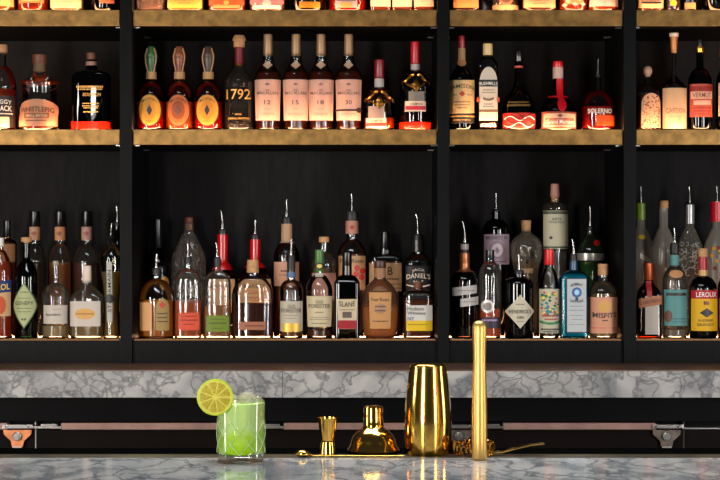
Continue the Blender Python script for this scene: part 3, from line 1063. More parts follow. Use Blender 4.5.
b = Bottle('mid', 700, 11.8, 82, 68, 3.6, 50, 'black wine shaped bottle with gold neck ring and red and white banded label', BLACKG, 0.3, group=G_MID)
b.cap('black_cap', 39.5, 50, 3.0, M_BLACK, 2.6)
b.cap('gold_ring', 46.5, 53, 4.4, M_GOLD_TRIM, 4.2)
l = b.patch('label', 0, 85, 118, 10.8, paper((196, 84, 62)), 0.5)
b.patch('dark_red_band', 0, 87.5, 92, 10.8, paper((150, 40, 36)), 0.8, parent=l)
b.patch('cream_band', 0, 92.6, 100, 10.0, paper((226, 186, 160)), 0.8, parent=l)
b.patch('cream_band', 0.5, 101.5, 106, 8.2, paper((226, 186, 160)), 0.8, parent=l)
b.text([('VERMUT', 0, 96.3, 17, 4.8)], ink((110, 40, 36)), 1.1, l)
b.lines([(0, 109, 8), (0, 112, 8), (0, 115, 8)], ink((120, 36, 30)), 0.9, l)

b = Bottle('mid', 728.5, 12.6, 82, 68, 3.8, 50, 'bottle with red capsule and cream label cut by the frame edge on the middle shelf', BLACKG, 0.3, group=G_MID)
b.cap('red_capsule', 37, 57, 8.5, ink((180, 20, 30), 0.3), 8.0)
b.patch('label', 0, 84, 117, 11, paper((250, 200, 140)), 0.5)

# ---- lowest shelf, front row -----------------------------------------
b = Bottle('low', 0, 12.4, 272, 250, 3.4, 246, 'orange aperitif bottle with blue label band cut by the frame edge', CLEAR, 0.4, group=G_LF)
b.liquid(262, (190, 40, 14), 0.25)
b.cap('blue_cap', 238, 247, 4.0, ink((220, 210, 200), 0.4))
l = b.patch('label', 0, 282, 316, 11.4, paper((226, 180, 130)), 0.5)
b.patch('blue_band', 0, 281.5, 293, 11.8, paper((28, 62, 120)), 0.8, parent=l, tilt=-0.12)
b.text([('APEROL', 0, 287.5, 21, 6, 0, -0.12)], ink((240, 190, 60)), 1.2, l)
b.patch('orange_figure', 3, 296, 314, 4.5, paper((214, 92, 50)), 0.8, 'o', parent=l)

b = Bottle('low', 26.3, 12.0, 278, 258, 3.3, 243, 'dark green herbal liqueur bottle with pointed oval pale green label', GREENG, 0.45, group=G_LF)
b.cap('flat_cork', 237.5, 242, 5.3, M_CORK)
b.cap('cork_plug', 241.5, 245, 3.0, M_CORK)
l = b.patch('label', 0, 282.5, 328.5, 11.6, paper((96, 112, 70)), 0.5, 'v')
b.patch('label_field', 0, 284.5, 326.5, 10.6, paper((190, 196, 142)), 0.8, 'v', parent=l)
b.text([('GÉNÉPY', 0, 302.5, 16.5, 4.4)], ink((60, 56, 40)), 1.1, l)
b.lines([(0, 292, 3.5), (0, 298, 6, .3), (0, 308, 6.5, .4), (0, 311.5, 6, .4), (0, 319, 2.5, 1)], ink((90, 96, 60)), 1.1, l)

b = Bottle('low', 55.7, 13.6, 297, 283, 3.2, 266, 'short clear bottle with a small white script label, beside the pointed green label', CLEARB, 0.15, group=G_LF)
b.liquid(326, (196, 170, 110), 0.6)
b.cap('clear_stopper', 261, 267, 3.2, ink((140, 130, 110), 0.2))
l = b.patch('label', 1.2, 305, 323.5, 11.2, paper((216, 204, 190)), 0.5)
b.text([('Aguardiente', -0.5, 314.5, 14, 3)], ink((50, 44, 44)), 0.9, l)
b.lines([(3, 309, 4, .3)], ink((150, 140, 130)), 0.9, l)

b = Bottle('low', 87, 15.8, 299, 284, 5.0, 281, 'square clear bottle with pale capsule and white label bearing a tan oval', CLEARB, 0.75, 5, 0.8, group=G_LF)
b.liquid(316, (160, 120, 60), 0.6)
b.cap('pale_capsule', 266, 283, 4.8, ink((206, 184, 168), 0.45), 4.4)
l = b.patch('label', 0, 301, 326, 14.6, paper((218, 204, 190)), 0.5)
b.patch('tan_oval', 0, 308, 319, 9.8, paper((226, 176, 96)), 0.8, 'o', parent=l)
b.lines([(0, 313.5, 8, .7)], ink((150, 100, 50)), 1.1, l)

b = Bottle('low', 111.3, 11.5, 0, 0, 3.2, 0, 'carved elderflower liqueur bottle, bulging at the top and waisted below, with vertical label', glass((0.94, 0.92, 0.84), (0.6, 0.56, 0.44)), pts=[(340, 8.4), (332, 8.2), (322, 7.6), (305, 7.8), (285, 9.2), (268, 11.5), (258, 11.5), (250, 8.5), (244, 4.2), (238, 3.2)], group=G_LF)
b.liquid(272, (190, 150, 88), 0.9)
b.pourer(224, 236, 0.5)
l = b.patch('vertical_label', -0.5, 262, 322, 2.6, paper((206, 200, 188)), 0.5)
b.text([('ST-GERMAIN', -0.5, 291, 42, 3.2, 0, 0, 1)], INK, 0.9, l)
b.patch('black_medallion', -0.5, 294, 303, 4.6, ink((22, 20, 20)), 1.1, 'o', parent=l)

b = Bottle('low', 156.3, 17.8, 300, 279, 4.4, 275, 'broad round shouldered whiskey bottle with pourer and cream and tan labels, beside the post', CLEAR, 0.12, group=G_LF)
b.liquid(300, (225, 110, 20), 0.3)
b.pourer(254, 268, 0.6)
b.patch('cream_panel', -8.5, 302, 330, 6.2, paper((226, 170, 110)), 0.5)
l = b.patch('label', 7.6, 298, 330, 6.2, paper((178, 146, 84)), 0.5, 'a')
b.patch('red_diamond', 7.6, 301, 308, 3, ink((180, 40, 30)), 0.9, 'd', parent=l)
b.lines([(7.6, 313, 4.5), (7.6, 317, 4.5), (7.6, 321, 4.5)], INK, 0.9, l)

b = Bottle('low', 188, 13.9, 287, 269, 3.4, 264, 'oval frontier whiskey bottle half full of orange red spirit with orange label', CLEARB, 0.1, 2.6, 0.6, group=G_LF)
b.liquid(301, (235, 60, 10), 0.1)
b.pourer(244, 257, -0.3)
b.text([('BULLEIT', 0, 287, 18, 4.6, 1), ('FRONTIER', 0, 294, 19, 3.4, 1), ('WHISKEY', 0, 300.5, 18, 3.4, 1)], ink((120, 104, 96), 0.3), 0.5)
l = b.patch('label', 1.6, 312.5, 330, 10, paper((226, 84, 48)), 0.5)
b.lines([(1.6, 316, 7, .4), (1.6, 320, 8, .6), (1.6, 324, 5, .4)], ink((110, 30, 20)), 0.9, l)

b = Bottle('low', 217.3, 13.7, 285, 271, 3.6, 267, 'oval frontier whiskey bottle with green label, next to its orange labelled twin', CLEARB, 0.1, 2.6, 0.6, group=G_LF)
b.liquid(306, (200, 110, 50), 0.35)
b.pourer(243, 257, -1.5)
b.text([('BULLEIT', 0, 288, 18, 4.6, 1), ('FRONTIER', 0, 296, 19, 3.4, 1), ('WHISKEY', 0, 303, 18, 3.4, 1)], ink((140, 116, 96), 0.3), 0.5)
l = b.patch('label', 0.8, 315.5, 331.5, 11.2, paper((118, 140, 30)), 0.5)
b.lines([(0.8, 319, 7, .4), (0.8, 323, 8, .7), (0.8, 328, 5, .4)], ink((60, 74, 16)), 0.9, l)

b = Bottle('low', 252.8, 21, 296, 276, 5.8, 272, 'wide flask shaped bourbon bottle with cork and small copper label on dark spirit', CLEAR, 0.1, 2.8, 0.5, group=G_LF)
b.liquid(303.5, (54, 18, 12), 0.15)
b.cap('cork_stopper', 260, 273, 6.0, M_CORK, 5.6)
b.text([('WOODFORD', 0, 292, 30, 4.2, 1.5), ('RESERVE', 0, 298.5, 24, 3.6, 1)], ink((150, 90, 50), 0.3), 0.5)
l = b.patch('label', 0, 321.5, 329.5, 13, paper((176, 110, 80)), 0.5)
b.lines([(2, 325.5, 9, .9)], ink((110, 56, 40)), 0.9, l)

b = Bottle('low', 291.2, 11.7, 291, 280, 3.8, 276, 'small bourbon bottle with pourer, blue neck band and cream label over a gold foot', CLEAR, 0.15, group=G_LF)
b.liquid(302, (120, 54, 20), 0.4)
b.pourer(240, 255, 0.3, hw=3.8)
b.sleeve('black_capsule', 270, 277, M_BLACK, 0.4)
b.sleeve('blue_band', 272.5, 277.6, ink((60, 90, 130)), 0.7)
l = b.patch('label', 0.5, 301, 331, 10.6, paper((206, 194, 170)), 0.5)
b.text([('OLD', 0.5, 306, 7, 3.2), ('FORESTER', 0.5, 310.3, 18.5, 4)], INK, 0.9, l)
b.lines([(0.5, 315, 6, .3), (0.5, 318, 5, .3)], ink((120, 104, 84)), 0.9, l)
b.patch('gold_foot', 0.5, 323, 331.5, 8.2, ink((206, 160, 66), 0.4, 0.4), 0.9, parent=l)

b = Bottle('low', 319.3, 13.3, 291, 275, 4.0, 258, 'green sealed bourbon bottle with large cream label beside the small blue banded one', CLEAR, 0.2, group=G_LF)
b.liquid(330, (70, 28, 14), 0.2)
b.cap('green_capsule', 250, 272, 4.5, ink((60, 108, 44), 0.35), 4.2)
b.patch('black_seal', 0.2, 262.5, 270, 3.7, INK, 1.2, 'o')
b.patch('seal_center', 0.2, 264.3, 268.3, 2, ink((200, 170, 80)), 1.5, 'o')
b.patch('neck_label', 0, 273, 277, 3.6, paper((206, 196, 176)), 0.6)
l = b.patch('label', 0.3, 296, 326.5, 12.0, paper((216, 200, 160)), 0.5, 't')
b.text([('OLD', 0.3, 301.5, 7, 3), ('FORESTER', 0.3, 305.8, 20, 4)], INK, 0.9, l)
b.lines([(0.3, 312, 4, .5), (0.3, 317, 8, .3), (0.3, 319, 9, .3), (0.3, 323, 7, .5)], ink((110, 96, 70)), 0.9, l)

b = Bottle('low', 347, 12.9, 284, 275, 4.9, 266, 'square black Irish whiskey bottle with cream label and red lower band', BLACKG, 0.25, 6, 0.9, group=G_LF, bevel=1)
b.cap('black_cap', 252.5, 268, 4.9, M_BLACK, 4.7)
l = b.patch('label', 0.2, 299, 328.5, 9.3, paper((218, 196, 160)), 0.5, 't')
b.text([('SLANE', 0.2, 304.3, 14.5, 5, -1.2)], INK, 0.9, l)
b.lines([(0.2, 309.5, 7, .3)], INK, 0.9, l)
b.patch('castle_emblem', 0.2, 311.5, 317.5, 4.2, ink((80, 66, 56)), 0.9, parent=l)
b.patch('red_band', 0.2, 320, 328.3, 8.6, paper((166, 26, 36)), 0.8, parent=l)

b = Bottle('low', 380, 19, 0, 0, 5.4, 0, 'squat rounded bourbon bottle with tan label and banded dark stopper', CLEARB, pts=[(340, 14.5), (334, 16.5), (322, 18.6), (306, 19), (296, 18.2), (288, 14.5), (282, 9), (279, 6), (276, 5.4)], group=G_LF)
b.liquid(307, (225, 100, 20), 0.3)
b.cap('dark_stopper', 261, 268, 6.4, ink((60, 34, 22), 0.4), 6.0)
b.sleeve('neck_label', 268.3, 277.5, paper((170, 120, 84)), 0.6, parent=None)
b.cap('stopper_plug', 267.9, 276.5, 5.2, M_CORKD)
l = b.patch('label', 0, 292, 328, 10.6, paper((206, 150, 88)), 0.5, 't')
b.text([('Four Roses', 0, 299, 16.5, 3.6)], ink((60, 34, 24)), 0.9, l)
b.patch('rose_emblem', 0, 303, 313, 6.2, ink((150, 110, 80)), 0.9, 'o', parent=l)
b.lines([(0, 306, 5, .8), (0, 310, 5, .8), (0, 320.5, 7, .5)], ink((70, 46, 34)), 1.1, l)

b = Bottle('low', 418.3, 15.6, 296, 290, 4.6, 288, 'squat square bottle with large white and yellow label, cork stopper', CLEAR, 0.05, 5, 0.9, group=G_LF)
b.liquid(300, (110, 40, 20), 0.3)
b.cap('cork_stopper', 282.5, 290, 4.4, M_CORKD, 4.7)
l = b.patch('label', 0.6, 305, 320.3, 12.6, paper((222, 216, 206)), 0.5)
b.patch('yellow_band', 0.6, 320.3, 330.3, 12.6, paper((240, 196, 20)), 0.5, parent=l)
b.text([('Hudson', -3.2, 308.3, 15.5, 3.8), ('Whiskey', -2.2, 313.2, 17.5, 4.2), ('NY', -7.3, 318.2, 6.4, 3.4)], ink((24, 30, 40)), 0.9, l)
b.lines([(-1, 324, 9, .4)], ink((130, 110, 20)), 0.9, l)

b = Bottle('low', 464.6, 13.8, 281, 270, 4.4, 262, 'dark spirit bottle with copper neck and two tilted white labels, beside the post', glass((0.32, 0.22, 0.18), (0.08, 0.05, 0.04)), 0.2, group=G_LF)
b.liquid(298, (12, 9, 8), 0.05)
b.pourer(222, 243, -2.0, hw=3.9)
b.sleeve('copper_neck_band', 262.3, 272, M_COPPER, 0.5, parent=None)
b.cap('grey_collar', 244, 253, 4.2, ink((150, 138, 130), 0.4))
b.cap('copper_band', 253, 263.5, 5.0, M_COPPER, 4.6)
l = b.patch('upper_label', -0.6, 286.3, 294.5, 11.6, paper((198, 188, 182)), 0.6, tilt=-0.13)
b.lines([(0.5, 290.3, 8, .4)], ink((110, 104, 100)), 0.9, l)
l = b.patch('lower_label', 4.0, 297.5, 305.6, 8.8, paper((198, 188, 182)), 0.6, tilt=-0.14)
b.lines([(4.2, 301.5, 6, .4)], ink((110, 104, 100)), 0.9, l)

b = Bottle('low', 490, 11.2, 276, 262, 4.6, 259, 'black capped bottle with round silver medallion and red spirit behind the gold muddler', CLEARB, 0.15, group=G_LF)
b.liquid(309, (245, 50, 10), 0.1)
b.cap('black_cap', 250, 262, 4.5, M_BLACK, 4.3)
b.patch('medallion', -3, 299.5, 312.8, 6.0, ink((190, 180, 172), 0.35, 0.5), 0.8, 'o')
b.patch('medallion_centre', -3, 302, 310.5, 3.8, ink((110, 104, 100), 0.4), 1.1, 'o')
b.patch('dark_label', 0, 317, 328, 9, paper((34, 20, 30), 0.05), 0.5)
b.lines([(-1, 320, 7, .8)], ink((160, 130, 170)), 0.9)

b = Bottle('low', 519, 14.6, 284, 277, 4.8, 274, 'black apothecary gin bottle with wide cream diamond label and pourer', BLACKG, 0.05, group=G_LF)
b.pourer(255, 270, -0.4, hw=4.6)
l = b.patch('label', 0, 294.5, 328, 14.3, paper((216, 204, 178)), 0.5, 'd')
b.text([("HENDRICK'S", 0, 311.2, 20.5, 3.8), ('GIN', 0, 317, 6.5, 3)], INK, 0.9, l)
b.lines([(0, 304, 4, .5), (0, 321, 3, .4)], ink((120, 104, 84)), 0.9, l)

b = Bottle('low', 549.2, 10.1, 288, 268, 4.0, 262, 'slender rum bottle with red capsule and colourful tropical picture label', CLEAR, 0.4, group=G_LF)
b.liquid(330, (40, 26, 20), 0.2)
b.cap('red_capsule', 249.5, 265, 4.9, ink((200, 24, 28), 0.35), 4.4, dx=-2.6 * 0)
l = b.patch('label', 0, 289, 333, 9.8, paper((206, 200, 170)), 0.5)
rnd = random.Random(5)
for c in ((40, 110, 60), (196, 40, 44), (24, 90, 70), (230, 190, 90), (40, 120, 130), (20, 70, 40)):
    vs, fs = [], []
    for k in range(9):
        x, y = rnd.uniform(-7.5, 7.5), rnd.uniform(291, 316)
        dx, dy = rnd.uniform(0.8, 2.2), rnd.uniform(0.8, 2.2)
        i = len(vs)
        o_ = 0.8 + 0.02 * k + c[0] * 0.0006
        vs += [b.front(x - dx, y, o_), b.front(x - dx * .3, y - dy, o_), b.front(x + dx, y - dy * .2, o_), b.front(x + dx * .2, y + dy, o_)]
        fs.append((i, i + 3, i + 2, i + 1))
    mesh_of('print_pattern', vs, fs, ink(c), l, False)
b.lines([(0, 315.5, 7, .9), (1, 319, 6, .7)], INKR, 1.3, l)
b.patch('green_swag', 0, 322, 324.5, 9.2, ink((40, 110, 60)), 1.0, parent=l, sag=-2)
b.lines([(0, 329, 8, .8), (0, 331.5, 6, .6)], INK, 1.3, l)

b = Bottle('low', 573.6, 14.1, 279, 270, 3.6, 262, 'tall square turquoise gin bottle with white label and blue portrait oval', glass((0.40, 0.86, 0.92), (0.05, 0.42, 0.50)), 0.3, 7, 0.85, group=G_LF, bevel=1)
b.liquid(274, (10, 150, 178), 0.3)
b.pourer(239, 254, -1.6, hw=3.4)
b.sleeve('blue_collar', 261, 270, ink((20, 60, 90), 0.3), 0.4)
l = b.patch('label', 1.5, 278, 332.5, 9.8, paper((40, 70, 100)), 0.4)
b.patch('label_field', 1.5, 279, 331.5, 9.0, paper((206, 208, 206)), 0.7, parent=l)
b.patch('blue_oval', 1.5, 287, 297.5, 4.6, ink((50, 90, 140)), 1.0, 'o', parent=l)
b.patch('portrait', 1.5, 289.4, 295, 2.2, ink((150, 190, 214)), 1.25, 'o', parent=l)
b.patch('blue_stem', 1.5, 297.2, 300.5, 1.4, ink((50, 60, 80)), 1.0, parent=l)
b.text([('BOMBAY', 1.5, 284, 11, 2.8, 1.6), ('SAPPHIRE', 1.5, 301.5, 12, 2.8, -1.6)], ink((26, 40, 60)), 1.0, l)
b.lines([(1.5, 306, 6, .4), (1.5, 310, 7, .4), (1.5, 315, 6, .3), (1.5, 319, 5, .3), (1.5, 324, 7, .3)], ink((130, 134, 138)), 1.0, l)

b = Bottle('low', 603, 14.1, 294, 281, 4.6, 275, 'cork stoppered gin bottle with tall peach label and black lettering near the post', CLEARB, 0.2, group=G_LF)
b.liquid(294, (150, 110, 50), 0.5)
b.cap('cork_stopper', 264, 275.5, 5.2, M_CORK, 5.2)
l = b.patch('label', 0, 297, 333, 13.2, paper((228, 160, 126)), 0.5)
b.patch('gold_sun', 0, 300, 312, 6.5, paper((226, 176, 96)), 0.8, 'o', parent=l)
b.text([('MISFITS', 0, 315.2, 22, 5, -1)], INK, 1.1, l)
b.lines([(0, 320, 2.5, .5)], INK, 1.1, l)
b.patch('pink_stripe', 0, 326.5, 328.3, 13.3, ink((190, 110, 84)), 0.9, parent=l)

b = Bottle('low', 648.8, 12.2, 0, 0, 4.0, 0, 'square amber liqueur bottle with copper cap and slanted ribbon over white strip', glass((0.30, 0.07, 0.02), (0.05, 0.01, 0.003)), pts=[(340, 12.2), (330, 12.2), (300, 11.6), (292, 10.6), (287, 7.5), (283, 4.6), (279, 4.0)], n=6, ratio=0.9, group=G_LF)
b.cap('copper_cap', 263, 281, 4.2, ink((176, 76, 36), 0.35, 0.5), 4.0)
b.patch('white_strip', 1.3, 296, 334, 6.4, paper((196, 182, 170)), 0.5)
l = b.patch('slanted_ribbon', 0, 297, 306, 10.6, paper((186, 116, 76)), 1.0, tilt=-0.18)
b.text([('COINTREAU', 0, 301.5, 19, 3.4, 0, -0.18)], ink((80, 34, 24)), 1.4, l)
b.patch('red_ribbon', -1, 281, 297, 2.4, ink((150, 24, 24)), 0.7)

b = Bottle('low', 674.7, 12.1, 282, 267, 3.9, 254, 'clear spirit bottle with teal neck band and teal label under a black heading', CLEARB, 0.25, group=G_LF)
b.liquid(330, (150, 140, 120), 0.7)
b.pourer(228, 243, -0.5, hw=4.4)
b.cap('black_collar', 245, 256, 4.4, M_BLACK)
b.sleeve('neck_label', 255, 267, paper((96, 156, 154)), 0.5)
b.sleeve('neck_stripe', 265.5, 268.5, INK, 0.9)
b.patch('peach_badge', 0, 270, 278, 6.5, paper((214, 150, 100)), 0.6, 'o')
l = b.patch('label', 0, 289.5, 325.5, 11.2, paper((96, 156, 154)), 0.5)
b.patch('black_heading', 0, 292.7, 295.6, 9.4, INK, 0.9, parent=l)
b.lines([(2, 318.5, 7, .5), (2, 321.5, 7, .4)], ink((50, 90, 92)), 0.9, l)
b.patch('brown_figure', -7.6, 310, 322, 3.2, ink((90, 50, 36)), 0.9, 'o', parent=l)

b = Bottle('low', 703, 13.8, 289, 276, 3.8, 259, 'black bodied brandy bottle with red and yellow label and small cork cap', BLACKG, 0.15, group=G_LF)
b.cap('cork_cap', 248.5, 257, 4.6, M_CORK)
b.sleeve('red_neck_label', 257.3, 270, ink((160, 30, 36), 0.4), 0.6)
b.sleeve('gold_neck_band', 270.2, 276, ink((196, 150, 90), 0.4), 0.5)
l = b.patch('label', 0, 290, 330.5, 12.6, paper((250, 190, 10)), 0.5)
b.patch('red_band', 0, 290, 298.5, 12.6, paper((190, 24, 36)), 0.8, parent=l)
b.text([('LEROUX', 1, 294.4, 19, 5)], INKW, 1.1, l)
b.patch('blackberry_picture', 1, 308, 317, 6.6, ink((26, 26, 26)), 0.9, 'd', parent=l)
b.patch('small_crest', 0.5, 301, 304.5, 2.4, ink((110, 60, 20)), 0.9, parent=l)
b.text([('BLACKBERRY', 0.5, 320, 14, 2.4), ('BRANDY', 0.5, 324.2, 16, 2.8)], ink((90, 66, 10)), 0.9, l, 'lower_lettering')

b = Bottle('low', 731, 13.2, 288, 272, 4, 262, 'amber bottle with copper label cut by the frame edge beside the brandy bottle', AMBERG, 0.3, group=G_LF)
b.liquid(292, (150, 70, 24), 0.3)
b.cap('black_cap', 252, 263, 4.4, M_BLACK)
b.patch('label', 0, 298, 328, 12.3, paper((200, 120, 66)), 0.5)

# ---- lowest shelf, back row -------------------------------------------
BK = 0.21


def backb(*a, **k):
    k['back'] = k.get('back', BK)
    k['group'] = G_LB
    return Bottle('low', *a, **k)


b = backb(7, 9.5, 244, 239, 3.4, 236, 'tan brown bottle with black cap behind the orange aperitif bottle', AMBERG, 0.2)
b.liquid(248, (110, 64, 30), 0.2)
b.cap('black_cap', 221, 237, 3.6, M_BLACK)
b.patch('label', 0, 244, 262, 8.6, paper((140, 92, 54)), 0.5)
for cx, hw, liq, lab, desc in ((34.7, 11.4, (40, 26, 18), (216, 170, 140), 'tall black capped bottle with beige neck label behind the pointed green label'),
                               (60, 11.8, (255, 120, 30), (222, 160, 116), 'tall black capped bottle with bright orange spirit behind the small script label'),
                               (86.8, 14.2, (74, 24, 14), (206, 160, 146), 'tall black capped bottle with deep red spirit behind the tan oval label')):
    b = backb(cx, hw, 262, 244, 4.6, 240, desc, CLEARB, 0.2)
    b.liquid(263, liq, 0.1)
    b.cap('black_cap', 211.5, 227, 5.4, M_BLACK, 5.2)
    b.cap('neck_label', 227, 240.5, 5.3, paper(lab), 5.3)
    b.patch('neck_mark', 0, 231, 236.5, 2.4, ink((140, 70, 50)), 1.0, 'd')
b = backb(117.5, 8.6, 262, 244, 3.6, 226, 'green labelled bottle with tall pourer squeezed against the post', DARKG, 0.3, back=0.2)
b.pourer(206, 222, -0.8, hw=3.6)
b.patch('green_label', -0.6, 272, 312, 6.6, paper((112, 128, 46)), 0.5)
b = backb(157.6, 13.0, 268, 248, 4.2, 222, 'dark wine shaped bottle with gold medal behind the round shouldered whiskey', BLACKG, 0.4)
b.cap('black_capsule', 219.5, 250, 4.5, M_BLACK, 4.3)
b.patch('gold_medal', 7.5, 276, 290, 4.0, ink((160, 120, 60), 0.4, 0.4), 0.8, 'o')
b = backb(188.6, 17.2, 262, 232, 4.8, 223, 'big clear pear shaped decanter bottle with wooden stopper behind the frontier whiskeys', glass((0.9, 0.92, 0.95), (0.7, 0.7, 0.7), 0.12, 0.10, 28), 0.65)  # light frost added to stand in for bright highlights on clear glass
b.cap('stopper', 217.5, 224, 4.6, M_CORKD, 4.4)
b.cap('stopper_plug', 223, 230, 3.6, M_CORK)
b.liquid(300, (140, 80, 40), 0.5)
for cx, ytip, ybase, yred, bend, hw, desc in ((222.6, 211, 229, 270, -1.6, 14.5, 'red wax necked bourbon bottle behind the green frontier label'),
                                              (255.3, 220, 234, 268, 0.2, 17.5, 'red wax necked bourbon bottle behind the wide flask')):
    b = backb(cx, hw, 284, 262, 4.4, ybase + 6, desc, glass((0.5, 0.2, 0.08), (0.15, 0.05, 0.02)), 0.5, 4, 0.9)
    b.liquid(274, (70, 24, 10), 0.3)
    b.pourer(ytip, ybase, bend, hw=4.2)
    b.sleeve('red_wax', ybase + 5.5, yred, ink((170, 14, 18), 0.2), 0.9)
    l = b.patch('label', 0, 279, 312, hw - 2, paper((206, 160, 110)), 0.5)
    b.text([("MAKER'S", 0, 286, 20, 4)], ink((110, 60, 40)), 0.9, l)
    b.lines([(0, 293, 9), (0, 297, 9)], ink((150, 100, 70)), 0.9, l)
b = backb(286.7, 13, 256, 242, 4.4, 226, 'tall bottle with cream neck sleeve and pourer behind the small blue banded bourbon', CLEAR, 0.3)
b.liquid(286, (150, 60, 30), 0.4)
b.pourer(200, 217, 0, hw=4.8)
b.sleeve('neck_sleeve', 224, 243, paper((200, 160, 126)), 1.1)
l = b.patch('label', 0, 262, 286, 12, paper((210, 160, 132)), 0.5)
b.lines([(1, 271, 6, .9), (1, 275, 8, .4)], ink((90, 60, 50)), 0.9, l)
b = backb(324, 12.6, 264, 252, 4.0, 241, 'light cork stoppered bottle with pinkish label behind the green sealed bourbon', CLEARB, 0.2, back=0.2)
b.liquid(268, (140, 70, 40), 0.5)
b.cap('cork_stopper', 237, 242.5, 5.0, M_CORK)
b.patch('label', 0, 273, 300, 11.5, paper((200, 150, 136)), 0.5)
b = backb(352, 14.4, 256, 240, 5.4, 222, 'tall bourbon bottle with pink neck band and rose label behind the black square bottle', CLEAR, 0.25)
b.liquid(254, (110, 44, 20), 0.35)
b.pourer(194, 211, -0.5, hw=6.2)
b.sleeve('neck_band', 221, 234, paper((200, 140, 120)), 1.0)
b.patch('neck_mark', 0, 225, 230, 2, ink((160, 40, 40)), 1.4, 'd')
l = b.patch('label', 0, 256, 290, 13, paper((220, 170, 120)), 0.5)
b.text([('Four Roses', 0, 261, 22, 4)], INK, 0.9, l)
for x, y in ((5, 268), (10, 271), (4, 274), (9, 277)):
    b.patch('printed_rose', x, y - 3, y + 3, 2.6, ink((190, 40, 30)), 0.9, 'o', parent=l)
b = backb(385.3, 16.4, 259, 254, 5.6, 249, 'broad square bottle with black cap and tan label lettered in black behind the squat bourbon', CLEAR, 0.15, 5, 0.7)
b.liquid(262, (90, 40, 18), 0.3)
b.cap('black_cap', 232, 250.5, 5.2, M_BLACK, 4.4)
l = b.patch('label', 0, 263, 291, 15.6, paper((206, 166, 122)), 0.5)
b.text([('B', 4.4, 271, 5, 8), ('B', -8, 271, 5, 8)], INK, 0.9, l)
b.lines([(6, 279, 7, .7), (6, 284, 9, .4), (6, 288, 9, .4)], INK, 0.9, l)
b = backb(418, 13.2, 263, 254, 5.4, 240, 'square Tennessee whiskey bottle with pourer and black label behind the yellow banded bottle', CLEAR, 0.5, 4, 0.95)
b.liquid(268, (120, 50, 20), 0.4)
b.pourer(214, 234, -2.0, hw=4.6)
b.sleeve('neck_capsule', 240, 252, ink((30, 28, 28), 0.3), 0.5)
l = b.patch('label', 0, 266, 312, 12.2, paper((24, 24, 26), 0.05), 0.5)
b.text([('JACK', 0, 270, 12, 3.4, 1.5), ("DANIEL'S", 0, 275.5, 22, 5, 1.5), ('No.7', 0, 282, 9, 3.4)], INKW, 0.9, l)
b.patch('white_scroll', 0, 286, 287.2, 11, INKW, 0.9, parent=l, sag=-2)

b = backb(495.8, 13.2, 230, 219, 4.0, 212, 'black gin bottle with lavender portrait label and pourer, behind the medallion bottle', BLACKG, 0.2)
b.pourer(193, 209, 0.2, hw=3.4)
l = b.patch('label', 0.3, 234.5, 264.5, 12.2, paper((176, 154, 168)), 0.5)
b.patch('label_circle', 0.3, 241, 259, 7.6, ink((130, 110, 126)), 0.8, 'o', parent=l)
b.patch('monkey_emblem', 0.3, 243.5, 257, 5.2, ink((184, 166, 174)), 1.05, 'o', parent=l)
b.patch('emblem_centre', 0.3, 247, 254, 2.4, ink((120, 100, 116)), 1.3, 'd', parent=l)
b.text([('MONKEY 47', 0.3, 238, 20, 3.2)], ink((70, 54, 76)), 0.9, l)
b.lines([(0.3, 261.5, 9, .5)], ink((90, 70, 100)), 0.9, l)

# the skull bottle: a shaped head with brow, sockets, nose and teeth
b = backb(526, 16, 0, 0, 4.6, 0, 'clear skull shaped vodka bottle with cork behind the diamond labelled gin', glass((0.9, 0.88, 0.82), (0.4, 0.36, 0.3), 0.05, 0.12), pts=[(340, 12), (325, 13), (300, 13.5), (284, 12.5), (274, 12), (266, 13.5), (256, 16), (247, 16.2), (240, 13.6), (235.5, 8.6), (233, 5.2), (230, 4.8)])
me = b.glass.data
s_ = b.s
for v in me.vertices:
    if v.co.y < 0:
        x, y = v.co.x / s_, 240 + (CAMZ - (v.co.z + b.z0)) / s_
        d = 0
        for ex in (-6.2, 6.2):
            d += 4.5 * math.exp(-(((x - ex) / 3.2) ** 2 + ((y - 255) / 4.0) ** 2))
        d += 2.2 * math.exp(-((x / 1.8) ** 2 + ((y - 262) / 3.0) ** 2))
        d -= 1.6 * math.exp(-((x / 9) ** 2 + ((y - 248.5) / 2.0) ** 2))
        v.co.y += d * s_
b.cap('cork_stopper', 220.5, 231.5, 4.6, M_CORK, 5.0)
for sx in (-1, 1):
    b.patch('eye_socket', sx * 6.2, 250.5, 259.5, 3.6, glass((0.35, 0.3, 0.25), (0.1, 0.1, 0.1)), -3.0, 'o')
b.patch('nose_hollow', 0, 259, 265, 1.7, glass((0.35, 0.3, 0.25), (0.1, 0.1, 0.1)), -1.4, 'd')
for i in range(6):
    b.patch('tooth', -5 + 2 * i, 268.5, 273, 0.8, ink((170, 150, 126), 0.3), 0.5)
b.liquid(262, (150, 110, 60), 0.6, 2.5)

b = backb(555, 12.5, 208, 202, 5.0, 199.5, 'tall clear bottle with pink stopper and long cream label, highest in the lowest row', CLEARB, 0.1)
b.cap('pink_stopper', 184, 197, 4.8, ink((170, 116, 100), 0.5), 4.2)
b.cap('stopper_plug', 197, 203, 3.6, M_CORK)
b.liquid(252, (120, 112, 100), 0.75)
l = b.patch('label', 0.3, 211, 249, 12.0, paper((200, 194, 166)), 0.5)
b.patch('green_border', 0.3, 211.5, 214.5, 12, ink((60, 66, 46)), 0.8, parent=l)
b.patch('green_border', 0.3, 246.5, 248.6, 12, ink((60, 66, 46)), 0.8, parent=l)
b.text([('ARTE', 0.3, 219.3, 9, 2.4), ('TEQUILA', 0.3, 222.6, 15, 2.4)], ink((50, 60, 40)), 0.9, l)
b.patch('small_bird_mark', -5, 236, 240, 1.8, INK, 0.9, 'd', parent=l)

